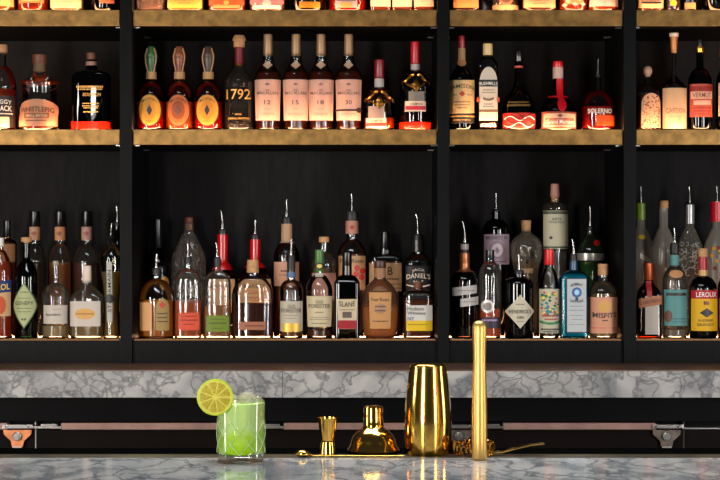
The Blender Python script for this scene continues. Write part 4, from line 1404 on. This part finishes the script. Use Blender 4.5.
b = backb(590.5, 14.2, 0, 0, 3.0, 0, 'green gin bottle with bell shoulders, silver bands and red seal, behind the turquoise bottle', GREENB, pts=[(340, 10.5), (325, 10.8), (290, 11.2), (266, 11.6), (261, 13.4), (254, 14.0), (249, 13), (243, 10), (237, 6.2), (232, 3.6), (230, 3.2)])
b.pourer(207, 226, -0.3, hw=3.0)
b.liquid(262, (50, 140, 60), 0.6)
b.sleeve('silver_collar', 231, 235, M_CHROME, 0.8)
b.sleeve('silver_band', 253.5, 260.5, ink((170, 172, 166), 0.3, 0.7), 0.4)
b.patch('red_seal', 5, 240, 246, 3.2, ink((170, 20, 30), 0.35), 0.8, 'o')

for cx, hw, top, sleeve, liq, et, desc in (
        (641, 13.6, 187, (200, 216), (170, 130, 40), 0, 'frosted bottle with lime green neck band half hidden by the post'),
        (663.6, 12.8, 0, None, (206, 110, 50), 0, 'frosted long necked bottle with flat cork and orange spirit'),
        (689.6, 13.1, 187, (206, 228), (50, 34, 26), 90, 'etched floral patterned vodka bottle with silver tag on its long neck'),
        (717, 13.4, 186, None, (60, 44, 24), 0, 'bottle with red neck capsule and printed fruit, above the brandy bottle')):
    g_ = FROST if not et else glass((0.85, 0.86, 0.85), (0.5, 0.5, 0.5), 0.15, 0.18, 90)
    nk = 4.4
    b = backb(cx, hw, 252, 228, nk, 208, desc, g_, 0.55, back=0.29 if cx < 650 else BK)
    b.liquid(266 if cx > 650 and cx < 680 else 285, liq, 0.1)
    if top:
        b.pourer(top, 203, -0.4, hw=4.0)
    else:
        b.cap('flat_cork', 201, 208.5, 4.8, M_CORK)
    if cx < 650:
        b.sleeve('green_neck_band', 203.5, 220, ink((110, 140, 30), 0.4), 0.5)
        b.patch('yellow_badge', 0, 235, 239.5, 4, ink((190, 160, 30)), 0.8, 'o')
        b.patch('print_stroke', 2, 256, 261, 5, ink((190, 186, 176)), 0.7, tilt=0.6)
    elif cx < 680:
        b.patch('print_stroke', 0, 248, 268, 0.8, ink((60, 60, 66)), 0.7)
        b.patch('print_stroke', -5, 262, 264, 5, ink((130, 120, 110)), 0.7, tilt=0.5)
    elif cx < 700:
        b.patch('silver_tag', 0, 205, 224, 3.4, ink((150, 150, 152), 0.3, 0.6), 0.7)
        rnd = random.Random(11)
        vs, fs = [], []
        for k in range(60):
            x, y = rnd.uniform(-11.5, 11.5), rnd.uniform(242, 274)
            a0 = rnd.uniform(0, 6)
            for q in range(7):
                a1, a2 = a0 + q * .5, a0 + (q + 1) * .5
                R1, R2 = 1.5, 2.0
                i = len(vs)
                for aa, RR in ((a1, R1), (a1, R2), (a2, R2), (a2, R1)):
                    vs.append(b.front(x + RR * math.cos(aa), y + RR * math.sin(aa), 0.5))
                fs.append((i, i + 1, i + 2, i + 3))
                fs.append((i + 3, i + 2, i + 1, i))
        mesh_of('etched_pattern', vs, fs, ink((176, 172, 166), 0.4), b.root, False)
    else:
        b.sleeve('red_capsule', 202, 222, ink((196, 20, 40), 0.3), 2.2)
        rnd = random.Random(4)
        for k in range(16):
            c = ((150, 40, 20), (60, 100, 30), (200, 140, 30), (120, 30, 16))[k % 4]
            x, y = rnd.uniform(-8, 8), rnd.uniform(246, 270)
            b.patch('printed_fruit', x, y - 2, y + 2, 1.9, ink(c), 0.7 + k * .02, 'o')

# ---- top shelf: only the feet of these bottles are in the photo ---------
TOPS = [
    # cx, hw, glass, liquid, label colour, (x, hw, y0, y1), shape exponent, description
    (1, 14.5, CLEAR, (226, 120, 40), (255, 222, 140), (0, 13.4, -30, 8), 2, 'top shelf bottle cut by the frame edge with cream label', 'CREAM'),
    (33, 15.2, CLEAR, (240, 74, 20), (255, 170, 90), (0, 12, -28, 5), 2, 'top shelf bottle of orange spirit with arched amber label'),
    (67.5, 15.6, CLEAR, (255, 210, 150), (255, 226, 178), (0, 15, -40, 9.5), 5, 'square cream glowing bottle on the top shelf'),
    (104, 13, DARKG, (60, 14, 10), (230, 130, 90), (4, 7, -30, 5), 2, 'dark top shelf bottle with torn looking amber label beside the post'),
    (150.6, 14.6, glass((0.9, 0.7, 0.66), (0.5, 0.3, 0.3), 0.05, 0.1, 110), (230, 150, 130), None, None, 4, 'pink cut crystal decanter bottle on the top shelf'),
    (186, 18, CLEAR, (255, 200, 70), (255, 214, 96), (0, 16.8, -30, 9.8), 5, 'bright yellow labelled square bottle on the top shelf'),
    (227.5, 18, CLEAR, (255, 84, 30), (255, 110, 50), (0, 17, -30, 7), 5, 'vivid orange square bottle on the top shelf'),
    (267.5, 17.5, CLEAR, (190, 110, 110), (226, 150, 150), (0, 16.5, -30, 6), 4, 'pinkish bottle with round pale seal on the top shelf'),
    (308, 18, DARKG, (40, 16, 8), (250, 150, 30), (2, 10, 4, 10), 2, 'dark rounded bottle with small orange foot label on the top shelf'),
    (347.5, 18.6, CLEAR, (236, 20, 12), (226, 196, 196), (-1, 10.5, -20, 10), 2, 'red bottle with white patterned label on the top shelf'),
    (380.5, 10.6, CLEAR, (190, 90, 50), (255, 232, 200), (0, 9.6, -40, 8), 6, 'white labelled square bottle on the top shelf beside the red one'),
    (402, 10.3, CLEAR, (190, 90, 50), (255, 226, 196), (0, 9.3, -40, 8.2), 6, 'white labelled square bottle on the top shelf, middle one of the three alike'),
    (423.6, 10.4, CLEAR, (190, 90, 50), (255, 218, 190), (0, 9.4, -40, 8), 6, 'white labelled square bottle on the top shelf touching the post'),
    (465.5, 13.4, CLEAR, (120, 44, 20), (240, 160, 90), (0, 12, -30, 9.3), 4, 'tan labelled bottle on the top shelf beside the post'),
    (485, 5.8, DARKG, (70, 10, 14), None, None, 2, 'narrow dark bottle on the top shelf, thinnest of its row'),
    (505, 13.2, CLEAR, (110, 80, 70), (236, 180, 130), (0, 12.5, 6.6, 11), 2, 'bottle with round medallion and tan foot band on the top shelf'),
    (538.5, 17.2, CLEAR, (150, 70, 30), (246, 206, 150), (0, 15.4, -30, 9.5), 3, 'broad cream labelled bottle in brown glass on the top shelf'),
    (573, 14.4, CLEAR, (240, 90, 40), (255, 190, 120), (0, 9, -20, 6), 2, 'orange spirit bottle with scattered pale print on the top shelf'),
    (602.6, 16.2, CLEAR, (255, 100, 24), (250, 226, 206), (0, 14, -30, 8.4), 2, 'orange spirit bottle with flaring white label on the top shelf beside the post'),
    (649.6, 12.8, CLEAR, (200, 110, 60), (255, 216, 160), (0, 12, -30, 9.6), 4, 'cream labelled bottle with black stripe on the top shelf'),
    (672.2, 8.6, CLEAR, (110, 80, 84), None, None, 2, 'slim mauve bottle with round yellow badge on the top shelf'),
    (690, 8.4, DARKG, (90, 60, 50), (226, 180, 120), (-1, 5, 4, 10), 2, 'slim dark bottle with small tan foot label on the top shelf'),
    (718.5, 16.6, DARKG, (90, 66, 70), (236, 70, 50), (8, 8.6, -20, 9.6), 2, 'dark bottle with red label cut by the frame edge on the top shelf'),
]
for r in TOPS:
    cx, hw, g_, liq, lc, lb, n, desc = r[:8]
    b = Bottle('top', cx, hw, -42, -58, 4, -74, desc, g_, 0.3, n, 0.95 if n == 2 else 0.85, group=G_TOP, bevel=1.5)
    b.liquid(-30, liq, 0.15)
    b.cap('cap', -84, -73, 4.6, M_BLACK)
    if lc:
        l = b.patch('label', lb[0], lb[2], lb[3], lb[1], paper(lc, 0.5), 0.5, 'T' if cx == 602.6 else 'r')
        if cx in (186, 538.5, 649.6):
            b.lines([(0, 2.5, 9, .35), (0, 5.5, 6, .3)], ink((150, 90, 40)), 0.9, l)
        if cx == 649.6:
            b.patch('black_stripe', 0, 3.6, 5.2, 9, INK, 1.1, parent=l)
        if cx == 33:
            b.patch('pale_swag', 0, -2, 3.5, 10, paper((255, 214, 140)), 0.8, parent=l, sag=-2)
        if cx == 227.5:
            b.patch('yellow_badge', 0, 2.6, 7.2, 2.6, paper((255, 200, 90)), 0.9, 'o', parent=l)
            b.patch('pale_foot', 0, 7.2, 10.4, 13, paper((255, 150, 90)), 0.7, parent=l)
        if cx == 267.5:
            b.patch('round_seal', 0, 1.8, 9.4, 4.2, paper((250, 214, 200)), 1.1, 'o', parent=l)
            b.patch('white_foot', 0, 7, 11, 13, paper((250, 200, 196)), 0.7, parent=l)
        if cx == 347.5:
            b.patch('gold_block', -1, 4.8, 10.2, 5.5, paper((250, 200, 110)), 0.8, parent=l)
            b.patch('purple_line', -1, 1.8, 3.2, 9, ink((110, 60, 90)), 0.9, parent=l)
        if cx == 573:
            for x, y in ((-6, 3), (0, 6), (5, 1), (8, 6), (-9, 7)):
                b.patch('pale_print', x, y - 2, y + 2, 2.6, paper((255, 226, 190)), 0.9, 'd', parent=l)
        if cx == 718.5:
            b.text([('LI', 4, 4, 6, 6)], INKW, 0.9, l)
    if cx == 505:
        b.patch('medallion', 0, -6, 7, 7, paper((190, 130, 96)), 0.6, 'o')
        b.patch('medallion_ring', 0, -4, 5, 4.6, paper((130, 84, 60)), 0.9, 'o')
    if cx == 672.2:
        b.patch('yellow_badge', 0, 1.2, 7.6, 3.2, paper((255, 204, 40)), 0.6, 'o')

# ------------------------------------------------------------------ the cocktail
def bar_pt(px, Y):
    return Vector(((px - 360) / F * Y, Y, Z_BAR + 0.0002))


YG = 3.218
sg_ = YG / F
gl = thing('cocktail_glass', 'cut rocks glass holding a bright green iced cocktail', 'glass', bar_pt(241, YG))
H = 0.1155
R0, R1 = 23.7 * sg_, 24.9 * sg_
m_g, nt, out = new_mat('cut glass')
p = N(nt, 'ShaderNodeBsdfTransparent')
p.inputs[0].default_value = (0.985, 0.995, 0.98, 1)
g2 = N(nt, 'ShaderNodeBsdfGlossy')
g2.inputs['Roughness'].default_value = 0.05
f_ = N(nt, 'ShaderNodeFresnel')
f_.inputs[0].default_value = 1.5
mm = N(nt, 'ShaderNodeMath', operation='MULTIPLY')
mm.inputs[1].default_value = 0.5
nt.links.new(f_.outputs[0], mm.inputs[0])
mx = N(nt, 'ShaderNodeMixShader')
nt.links.new(mm.outputs[0], mx.inputs[0])
nt.links.new(p.outputs[0], mx.inputs[1])
nt.links.new(g2.outputs[0], mx.inputs[2])
nt.links.new(mx.outputs[0], out.inputs[0])


def rg(z):
    return R0 + (R1 - R0) * z / H


# outer wall with diamond cuts pressed in between z .014 and .062
SEG, NZ = 96, 60
rings = []
for j in range(NZ + 1):
    z = H * j / NZ
    ring = []
    for i in range(SEG):
        th = 2 * PI * i / SEG
        r = rg(z)
        if 0.013 < z < 0.075:
            u = th * 8 / (2 * PI) * 2
            v_ = (z - 0.013) / 0.031
            a = abs(((u + v_) % 1) - 0.5) * 2
            c = abs(((u - v_) % 1) - 0.5) * 2
            fade = min(1, (z - 0.013) / 0.004) * min(1, (0.075 - z) / 0.01)
            r -= 0.0014 * fade * (max(0, a - 0.72) + max(0, c - 0.72)) / 0.28
        if z < 0.003:
            r -= 0.003 * (1 - z / 0.003) ** 2
        ring.append((r * math.cos(th), r * math.sin(th), z))
    rings.append(ring)
for z in [H] + [H - (H - 0.0125) * k / 12 for k in range(13)]:
    rings.append([((rg(z) - 0.0018) * math.cos(2 * PI * i / SEG), (rg(z) - 0.0018) * math.sin(2 * PI * i / SEG), z) for i in range(SEG)])
vs, fs = ring_mesh(rings)
mesh_of('glass_wall', vs, fs, m_g, gl)
# the drink: cloudy lime green, paler where the crushed ice floats
m_d, nt, out = new_mat('lime drink')
tc = N(nt, 'ShaderNodeTexCoord')
sp = N(nt, 'ShaderNodeSeparateXYZ')
nt.links.new(tc.outputs['Object'], sp.inputs[0])
mr = N(nt, 'ShaderNodeMapRange')
mr.inputs[1].default_value = 0.012
mr.inputs[2].default_value = 0.085
nt.links.new(sp.outputs['Z'], mr.inputs[0])
nz = N(nt, 'ShaderNodeTexNoise')
nz.inputs['Scale'].default_value = 45
nz.inputs['Detail'].default_value = 4
nt.links.new(tc.outputs['Object'], nz.inputs['Vector'])
ad = N(nt, 'ShaderNodeMath', operation='MULTIPLY_ADD')
ad.inputs[1].default_value = 0.7
nt.links.new(nz.outputs['Fac'], ad.inputs[0])
nt.links.new(mr.outputs[0], ad.inputs[2])
cr = N(nt, 'ShaderNodeValToRGB')
cr.color_ramp.elements[0].position = 0.48
cr.color_ramp.elements[0].color = lin((186, 240, 0))
cr.color_ramp.elements[1].position = 1.0
cr.color_ramp.elements[1].color = lin((218, 250, 158))
e = cr.color_ramp.elements.new(0.8)
e.color = lin((206, 250, 84))
nt.links.new(ad.outputs[0], cr.inputs['Fac'])
d1 = N(nt, 'ShaderNodeBsdfDiffuse')
d2 = N(nt, 'ShaderNodeBsdfTranslucent')
nt.links.new(cr.outputs['Color'], d1.inputs[0])
nt.links.new(cr.outputs['Color'], d2.inputs[0])
a_ = N(nt, 'ShaderNodeMixShader')
a_.inputs[0].default_value = 0.15
nt.links.new(d1.outputs[0], a_.inputs[1])
nt.links.new(d2.outputs[0], a_.inputs[2])
t_ = N(nt, 'ShaderNodeBsdfTransparent')
nt.links.new(cr.outputs['Color'], t_.inputs[0])
b_ = N(nt, 'ShaderNodeMixShader')
b_.inputs[0].default_value = 0.96
nt.links.new(t_.outputs[0], b_.inputs[1])
nt.links.new(a_.outputs[0], b_.inputs[2])
nt.links.new(b_.outputs[0], out.inputs[0])
lathe('drink', [(0.0130, rg(.013) - 0.006), (0.0145, rg(.014) - 0.0021), (0.06, rg(.06) - 0.0020), (0.105, rg(.105) - 0.0020), (0.1055, rg(.1) - 0.004)], m_d, gl, 64)
# highlights along the glass cuts, coloured as pale slanting ribs that cross into diamonds
m_cut_highlight = paper((240, 255, 215), 0.5, 0.15)
for fam in (-1, 1):
    for k in range(8):
        path = []
        for q in range(22):
            z = 0.014 + 0.060 * q / 21
            th = 2 * PI * k / 8 + fam * (z - 0.014) / 0.031 * PI / 8 * 1.6
            r = rg(z) + 0.0001
            path.append((r * math.cos(th), r * math.sin(th), z))
        tube('cut_highlight', path, 0.00055, m_cut_highlight, gl, 6)
# ice showing above the drink
m_ice = glass((0.90, 0.97, 0.92), (0.7, 0.85, 0.72), 0.08, 0.6)
rnd = random.Random(8)
gp = bar_pt(241, YG)
for (dx, dy, dz, s_, rz) in ((-0.017, -0.012, 0.1045, 0.0115, 0.5), (0.011, -0.018, 0.1085, 0.0125, 0.2), (0.010, 0.014, 0.109, 0.0125, 0.9), (-0.015, 0.015, 0.1045, 0.011, 0.3), (0.029, 0.000, 0.106, 0.009, 0.7)):
    bm = bmesh.new()
    bmesh.ops.create_cube(bm, size=s_ * 2)
    bmesh.ops.bevel(bm, geom=list(bm.edges), offset=s_ * 0.35, segments=2, affect='EDGES')
    for v in bm.verts:
        v.co += Vector((rnd.uniform(-1, 1), rnd.uniform(-1, 1), rnd.uniform(-1, 1))) * s_ * 0.08
    me = bpy.data.meshes.new('ice_cube')
    bm.to_mesh(me)
    bm.free()
    o = link('ice_cube', me, m_ice)
    o.location = gp + Vector((dx, dy, dz))
    o.rotation_euler = (rnd.uniform(-.4, .4), rnd.uniform(-.4, .4), rz)
    tag(o, 'clear ice cube floating at the top of the green drink', 'ice cube', 'ice cubes in the cocktail')

# lime wheel on the rim
YL = 3.175
lw_c = pt(215.2, 397.2, YL)
RL = 18.3 / F * YL
lw_ = thing('lime_wheel', 'round yellow green lime slice perched upright on the rim of the cocktail glass', 'lime slice', lw_c)
TH = 0.0045
M_PEEL = pbr('lime peel', (186, 206, 30), 0.45, 0, 0.3, 300, 0.15, 60)
M_PITH = pbr('lime pith', (216, 208, 84), 0.6)
m_fl, nt, out = new_mat('lime flesh')
pp = N(nt, 'ShaderNodeBsdfPrincipled')
pp.inputs['Roughness'].default_value = 0.3
tl = N(nt, 'ShaderNodeBsdfTranslucent')
nzz = N(nt, 'ShaderNodeTexNoise')
nzz.inputs['Scale'].default_value = 160
tc = N(nt, 'ShaderNodeTexCoord')
nt.links.new(tc.outputs['Object'], nzz.inputs['Vector'])
rr = N(nt, 'ShaderNodeValToRGB')
rr.color_ramp.elements[0].position = 0.35
rr.color_ramp.elements[0].color = lin((196, 184, 34))
rr.color_ramp.elements[1].position = 0.65
rr.color_ramp.elements[1].color = lin((222, 206, 84))
nt.links.new(nzz.outputs['Fac'], rr.inputs['Fac'])
nt.links.new(rr.outputs['Color'], pp.inputs['Base Color'])
nt.links.new(rr.outputs['Color'], tl.inputs['Color'])
mx = N(nt, 'ShaderNodeMixShader')
mx.inputs[0].default_value = 0.4
nt.links.new(pp.outputs[0], mx.inputs[1])
nt.links.new(tl.outputs[0], mx.inputs[2])
nt.links.new(mx.outputs[0], out.inputs[0])
o = lathe('peel', [(-TH / 2, RL * 0.95), (-TH * .3, RL), (TH * .3, RL), (TH / 2, RL * 0.95), (TH / 2, RL * .9), (-TH / 2, RL * .9)], M_PEEL, lw_, 56, (False, False))
o.rotation_euler = (PI / 2, 0, 0)
bm = bmesh.new()
bm.from_mesh(o.data)
bm.free()
o = lathe('pith', [(-TH * .46, RL * 0.9), (TH * .46, RL * 0.9)], M_PITH, lw_, 56)
o.rotation_euler = (PI / 2, 0, 0)
vs, fs = [], []
NSEG = 9
for k in range(NSEG):
    a0, a1 = 2 * PI * (k + 0.05) / NSEG, 2 * PI * (k + 0.95) / NSEG
    outl = []
    for i in range(7):
        a = a0 + (a1 - a0) * i / 6
        q = 0.84 - (0.03 if i in (0, 6) else 0)
        outl.append((RL * q * math.cos(a), RL * q * math.sin(a)))
    am = (a0 + a1) / 2
    outl.append((RL * .10 * math.cos(am), RL * .10 * math.sin(am)))
    for side in (-1, 1):
        b0 = len(vs)
        yy = side * TH * 0.52
        for (x, z) in outl:
            vs.append((x, yy, z))
        vs.append((RL * .5 * math.cos(am), side * TH * 0.62, RL * .5 * math.sin(am)))
        n_ = len(outl)
        for i in range(n_):
            f = (b0 + i, b0 + (i + 1) % n_, b0 + n_)
            fs.append(f if side < 0 else f[::-1])
mesh_of('flesh', vs, fs, m_fl, lw_)

# ------------------------------------------------------------------ gold tools
Yj = 3.300
sj = Yj / F
zj = lambda y, Y=Yj: CAMZ - (y - 240) / F * Y - Z_BAR
jg = thing('jigger', 'small gold double ended jigger standing between the cocktail and the shaker top', 'jigger', bar_pt(327.6, Yj))
h_ = zj(417.8)
wz = zj(441.3)
lathe('lower_cup', [(0.0, 8.0 * sj), (0.0, 8.3 * sj), (0.0015, 8.3 * sj), (wz * .6, 7.4 * sj), (wz, 6.3 * sj)], M_GOLD, jg, 40, (True, False))
lathe('upper_cup', [(wz, 6.3 * sj), (wz + .003, 6.5 * sj), (wz + (h_ - wz) * .5, 8.3 * sj), (h_ - .001, 9.7 * sj), (h_, 9.8 * sj), (h_, 9.3 * sj), (wz + .008, 6.2 * sj), (wz + .006, 1 * sj)], M_GOLD, jg, 40, (False, True))
lathe('waist_ring', [(wz - .0012, 6.5 * sj), (wz, 6.9 * sj), (wz + .0012, 6.5 * sj)], M_GOLD, jg, 40, (False, False))

# bar spoon lying along the edge
Yp = 3.270
spn = thing('bar_spoon', 'long thin gold bar spoon lying in front of the jigger and shaker top', 'spoon', (pt(296, 0, Yp).x, Yp, Z_BAR))
sp_ = Yp / F
tube('shaft', [(13 * sp_, 0, 0.0022), (40 * sp_, 0, 0.0021), (108 * sp_, 0, 0.0021)], 0.0012, M_GOLD, spn, 10)
bm = bmesh.new()
bmesh.ops.create_uvsphere(bm, u_segments=20, v_segments=12, radius=1)
for v in bm.verts:
    x = v.co.x
    v.co = Vector((x * 9.0 * sp_ + 8.0 * sp_, v.co.y * 0.0095 * (1 - 0.45 * max(0, x)), v.co.z * 3.6 * sp_ * (1 - 0.6 * max(0, x)) + 3.7 * sp_ - 1.3 * sp_ * max(0, x)))
me = bpy.data.meshes.new('spoon_bowl')
bm.to_mesh(me)
bm.free()
me.polygons.foreach_set('use_smooth', [True] * len(me.polygons))
link('spoon_bowl', me, M_GOLD, spn)

# cobbler shaker top with cap
Yt = 3.330
st = Yt / F
zt_ = lambda y: CAMZ - (y - 240) / F * Yt - Z_BAR
tp = thing('cobbler_strainer', 'gold domed cobbler shaker top with its small cap, between the jigger and the tall tin', 'shaker top', bar_pt(373.3, Yt))
lathe('strainer_dome', [(0.0002, 18.2 * st), (zt_(451.4), 18.8 * st), (zt_(451.0), 24.8 * st), (zt_(449.8), 26.2 * st), (zt_(448.4), 25.4 * st), (zt_(446), 23.4 * st), (zt_(441), 22.2 * st), (zt_(436), 20.4 * st), (zt_(432.4), 17.4 * st), (zt_(430), 14.2 * st), (zt_(428.2), 11.4 * st), (zt_(426.6), 10.0 * st)], M_GOLD, tp, 56)
lathe('cap', [(zt_(427.4), 10.3 * st), (zt_(425), 10.6 * st), (zt_(424), 10.0 * st), (zt_(415), 9.9 * st), (zt_(408.5), 9.7 * st), (zt_(406.6), 9.2 * st), (zt_(405.9), 7.6 * st), (zt_(405.7), 4 * st)], M_GOLD, tp, 48)

# tall tin, mouth down
Yk = 3.325
sk = Yk / F
zk = lambda y: CAMZ - (y - 240) / F * Yk - Z_BAR
tn = thing('shaker_tin', 'tall polished gold shaker tin standing between the shaker top and the muddler', 'shaker', bar_pt(428, Yk))
lathe('tin_body', [(0.0002, 21.6 * sk), (0.002, 22.0 * sk), (zk(450), 22.7 * sk), (zk(440), 23.4 * sk), (zk(425), 23.7 * sk), (zk(420), 23.7 * sk), (zk(405), 22.9 * sk), (zk(390), 21.2 * sk), (zk(375), 19.5 * sk), (zk(367), 18.7 * sk)], M_GOLD, tn, 72, (True, False))
lathe('rolled_rim', [(zk(367), 18.7 * sk), (zk(366), 18.9 * sk), (zk(364.8), 18.5 * sk), (zk(364.2), 17.6 * sk), (zk(364.6), 16.6 * sk), (zk(366.0), 16.0 * sk)], M_GOLD, tn, 72, (False, True))

# muddler
Ym = 3.236
sm = Ym / F
zm = lambda y: CAMZ - (y - 240) / F * Ym - Z_BAR
md = thing('muddler', 'tall slender brass muddler with rounded top standing on the bar', 'muddler', bar_pt(479.5, Ym))
lathe('handle', [(zm(395), 7.3 * sm), (zm(380), 6.8 * sm), (zm(362), 6.4 * sm), (zm(350), 6.5 * sm), (zm(338), 7.1 * sm), (zm(330), 7.4 * sm), (zm(326), 7.1 * sm), (zm(323), 6.0 * sm), (zm(321.4), 4.0 * sm), (zm(320.9), 1.5 * sm)], M_GOLD_B, md, 44, (False, True))
lathe('muddling_end', [(0.0002, 7.2 * sm), (0.0015, 7.6 * sm), (zm(440), 7.7 * sm), (zm(410), 7.6 * sm), (zm(395), 7.3 * sm)], M_GOLD_B, md, 44, (True, False))

# hawthorne strainer lying behind the muddler
Yh = 3.300
sh_ = Yh / F
hs = thing('cocktail_strainer', 'gold coil spring cocktail strainer lying behind the muddler with its handle tilted up', 'strainer', bar_pt(474, Yh))
path = []
turns, R_ = 22, 0.034
for i in range(turns * 12 + 1):
    a = 2 * PI * i / 12
    ph = PI * 2 * i / (turns * 12)
    rc = 0.0125
    cx_, cy_ = R_ * math.cos(ph), 0.026 * math.sin(ph)
    path.append(((R_ + rc * 0.35 * math.cos(a)) * math.cos(ph), (0.022 + rc * 0.35 * math.cos(a)) * math.sin(ph), 0.0135 + rc * math.sin(a)))
tube('spring', path, 0.0015, M_GOLD, hs, 6)
lathe('strainer_plate', [(0.0, 0.020), (0.0016, 0.0205), (0.0016, 0.001)], M_GOLD, hs, 36, loc=(0, 0, 0.0125))
hp = [(20 * sh_, 0, 3.0 * sh_), (27 * sh_, 0, 3.2 * sh_), (40 * sh_, 0, 6.6 * sh_), (56 * sh_, 0, 10.2 * sh_), (70 * sh_, 0, 11.8 * sh_)]
hv, hf = [], []
for k, (x, y, z) in enumerate(hp):
    wd = 0.011 if k < 3 else 0.0085
    t = 0.0011
    hv += [(x, -wd, z - t), (x, wd, z - t), (x, wd, z + t), (x, -wd, z + t)]
for k in range(len(hp) - 1):
    a, c = 4 * k, 4 * k + 4
    for i in range(4):
        j = (i + 1) % 4
        hf.append((a + i, a + j, c + j, c + i))
hf += [(3, 2, 1, 0), (4 * len(hp) - 4, 4 * len(hp) - 3, 4 * len(hp) - 2, 4 * len(hp) - 1)]
mesh_of('handle', hv, hf, M_GOLD, hs, False)
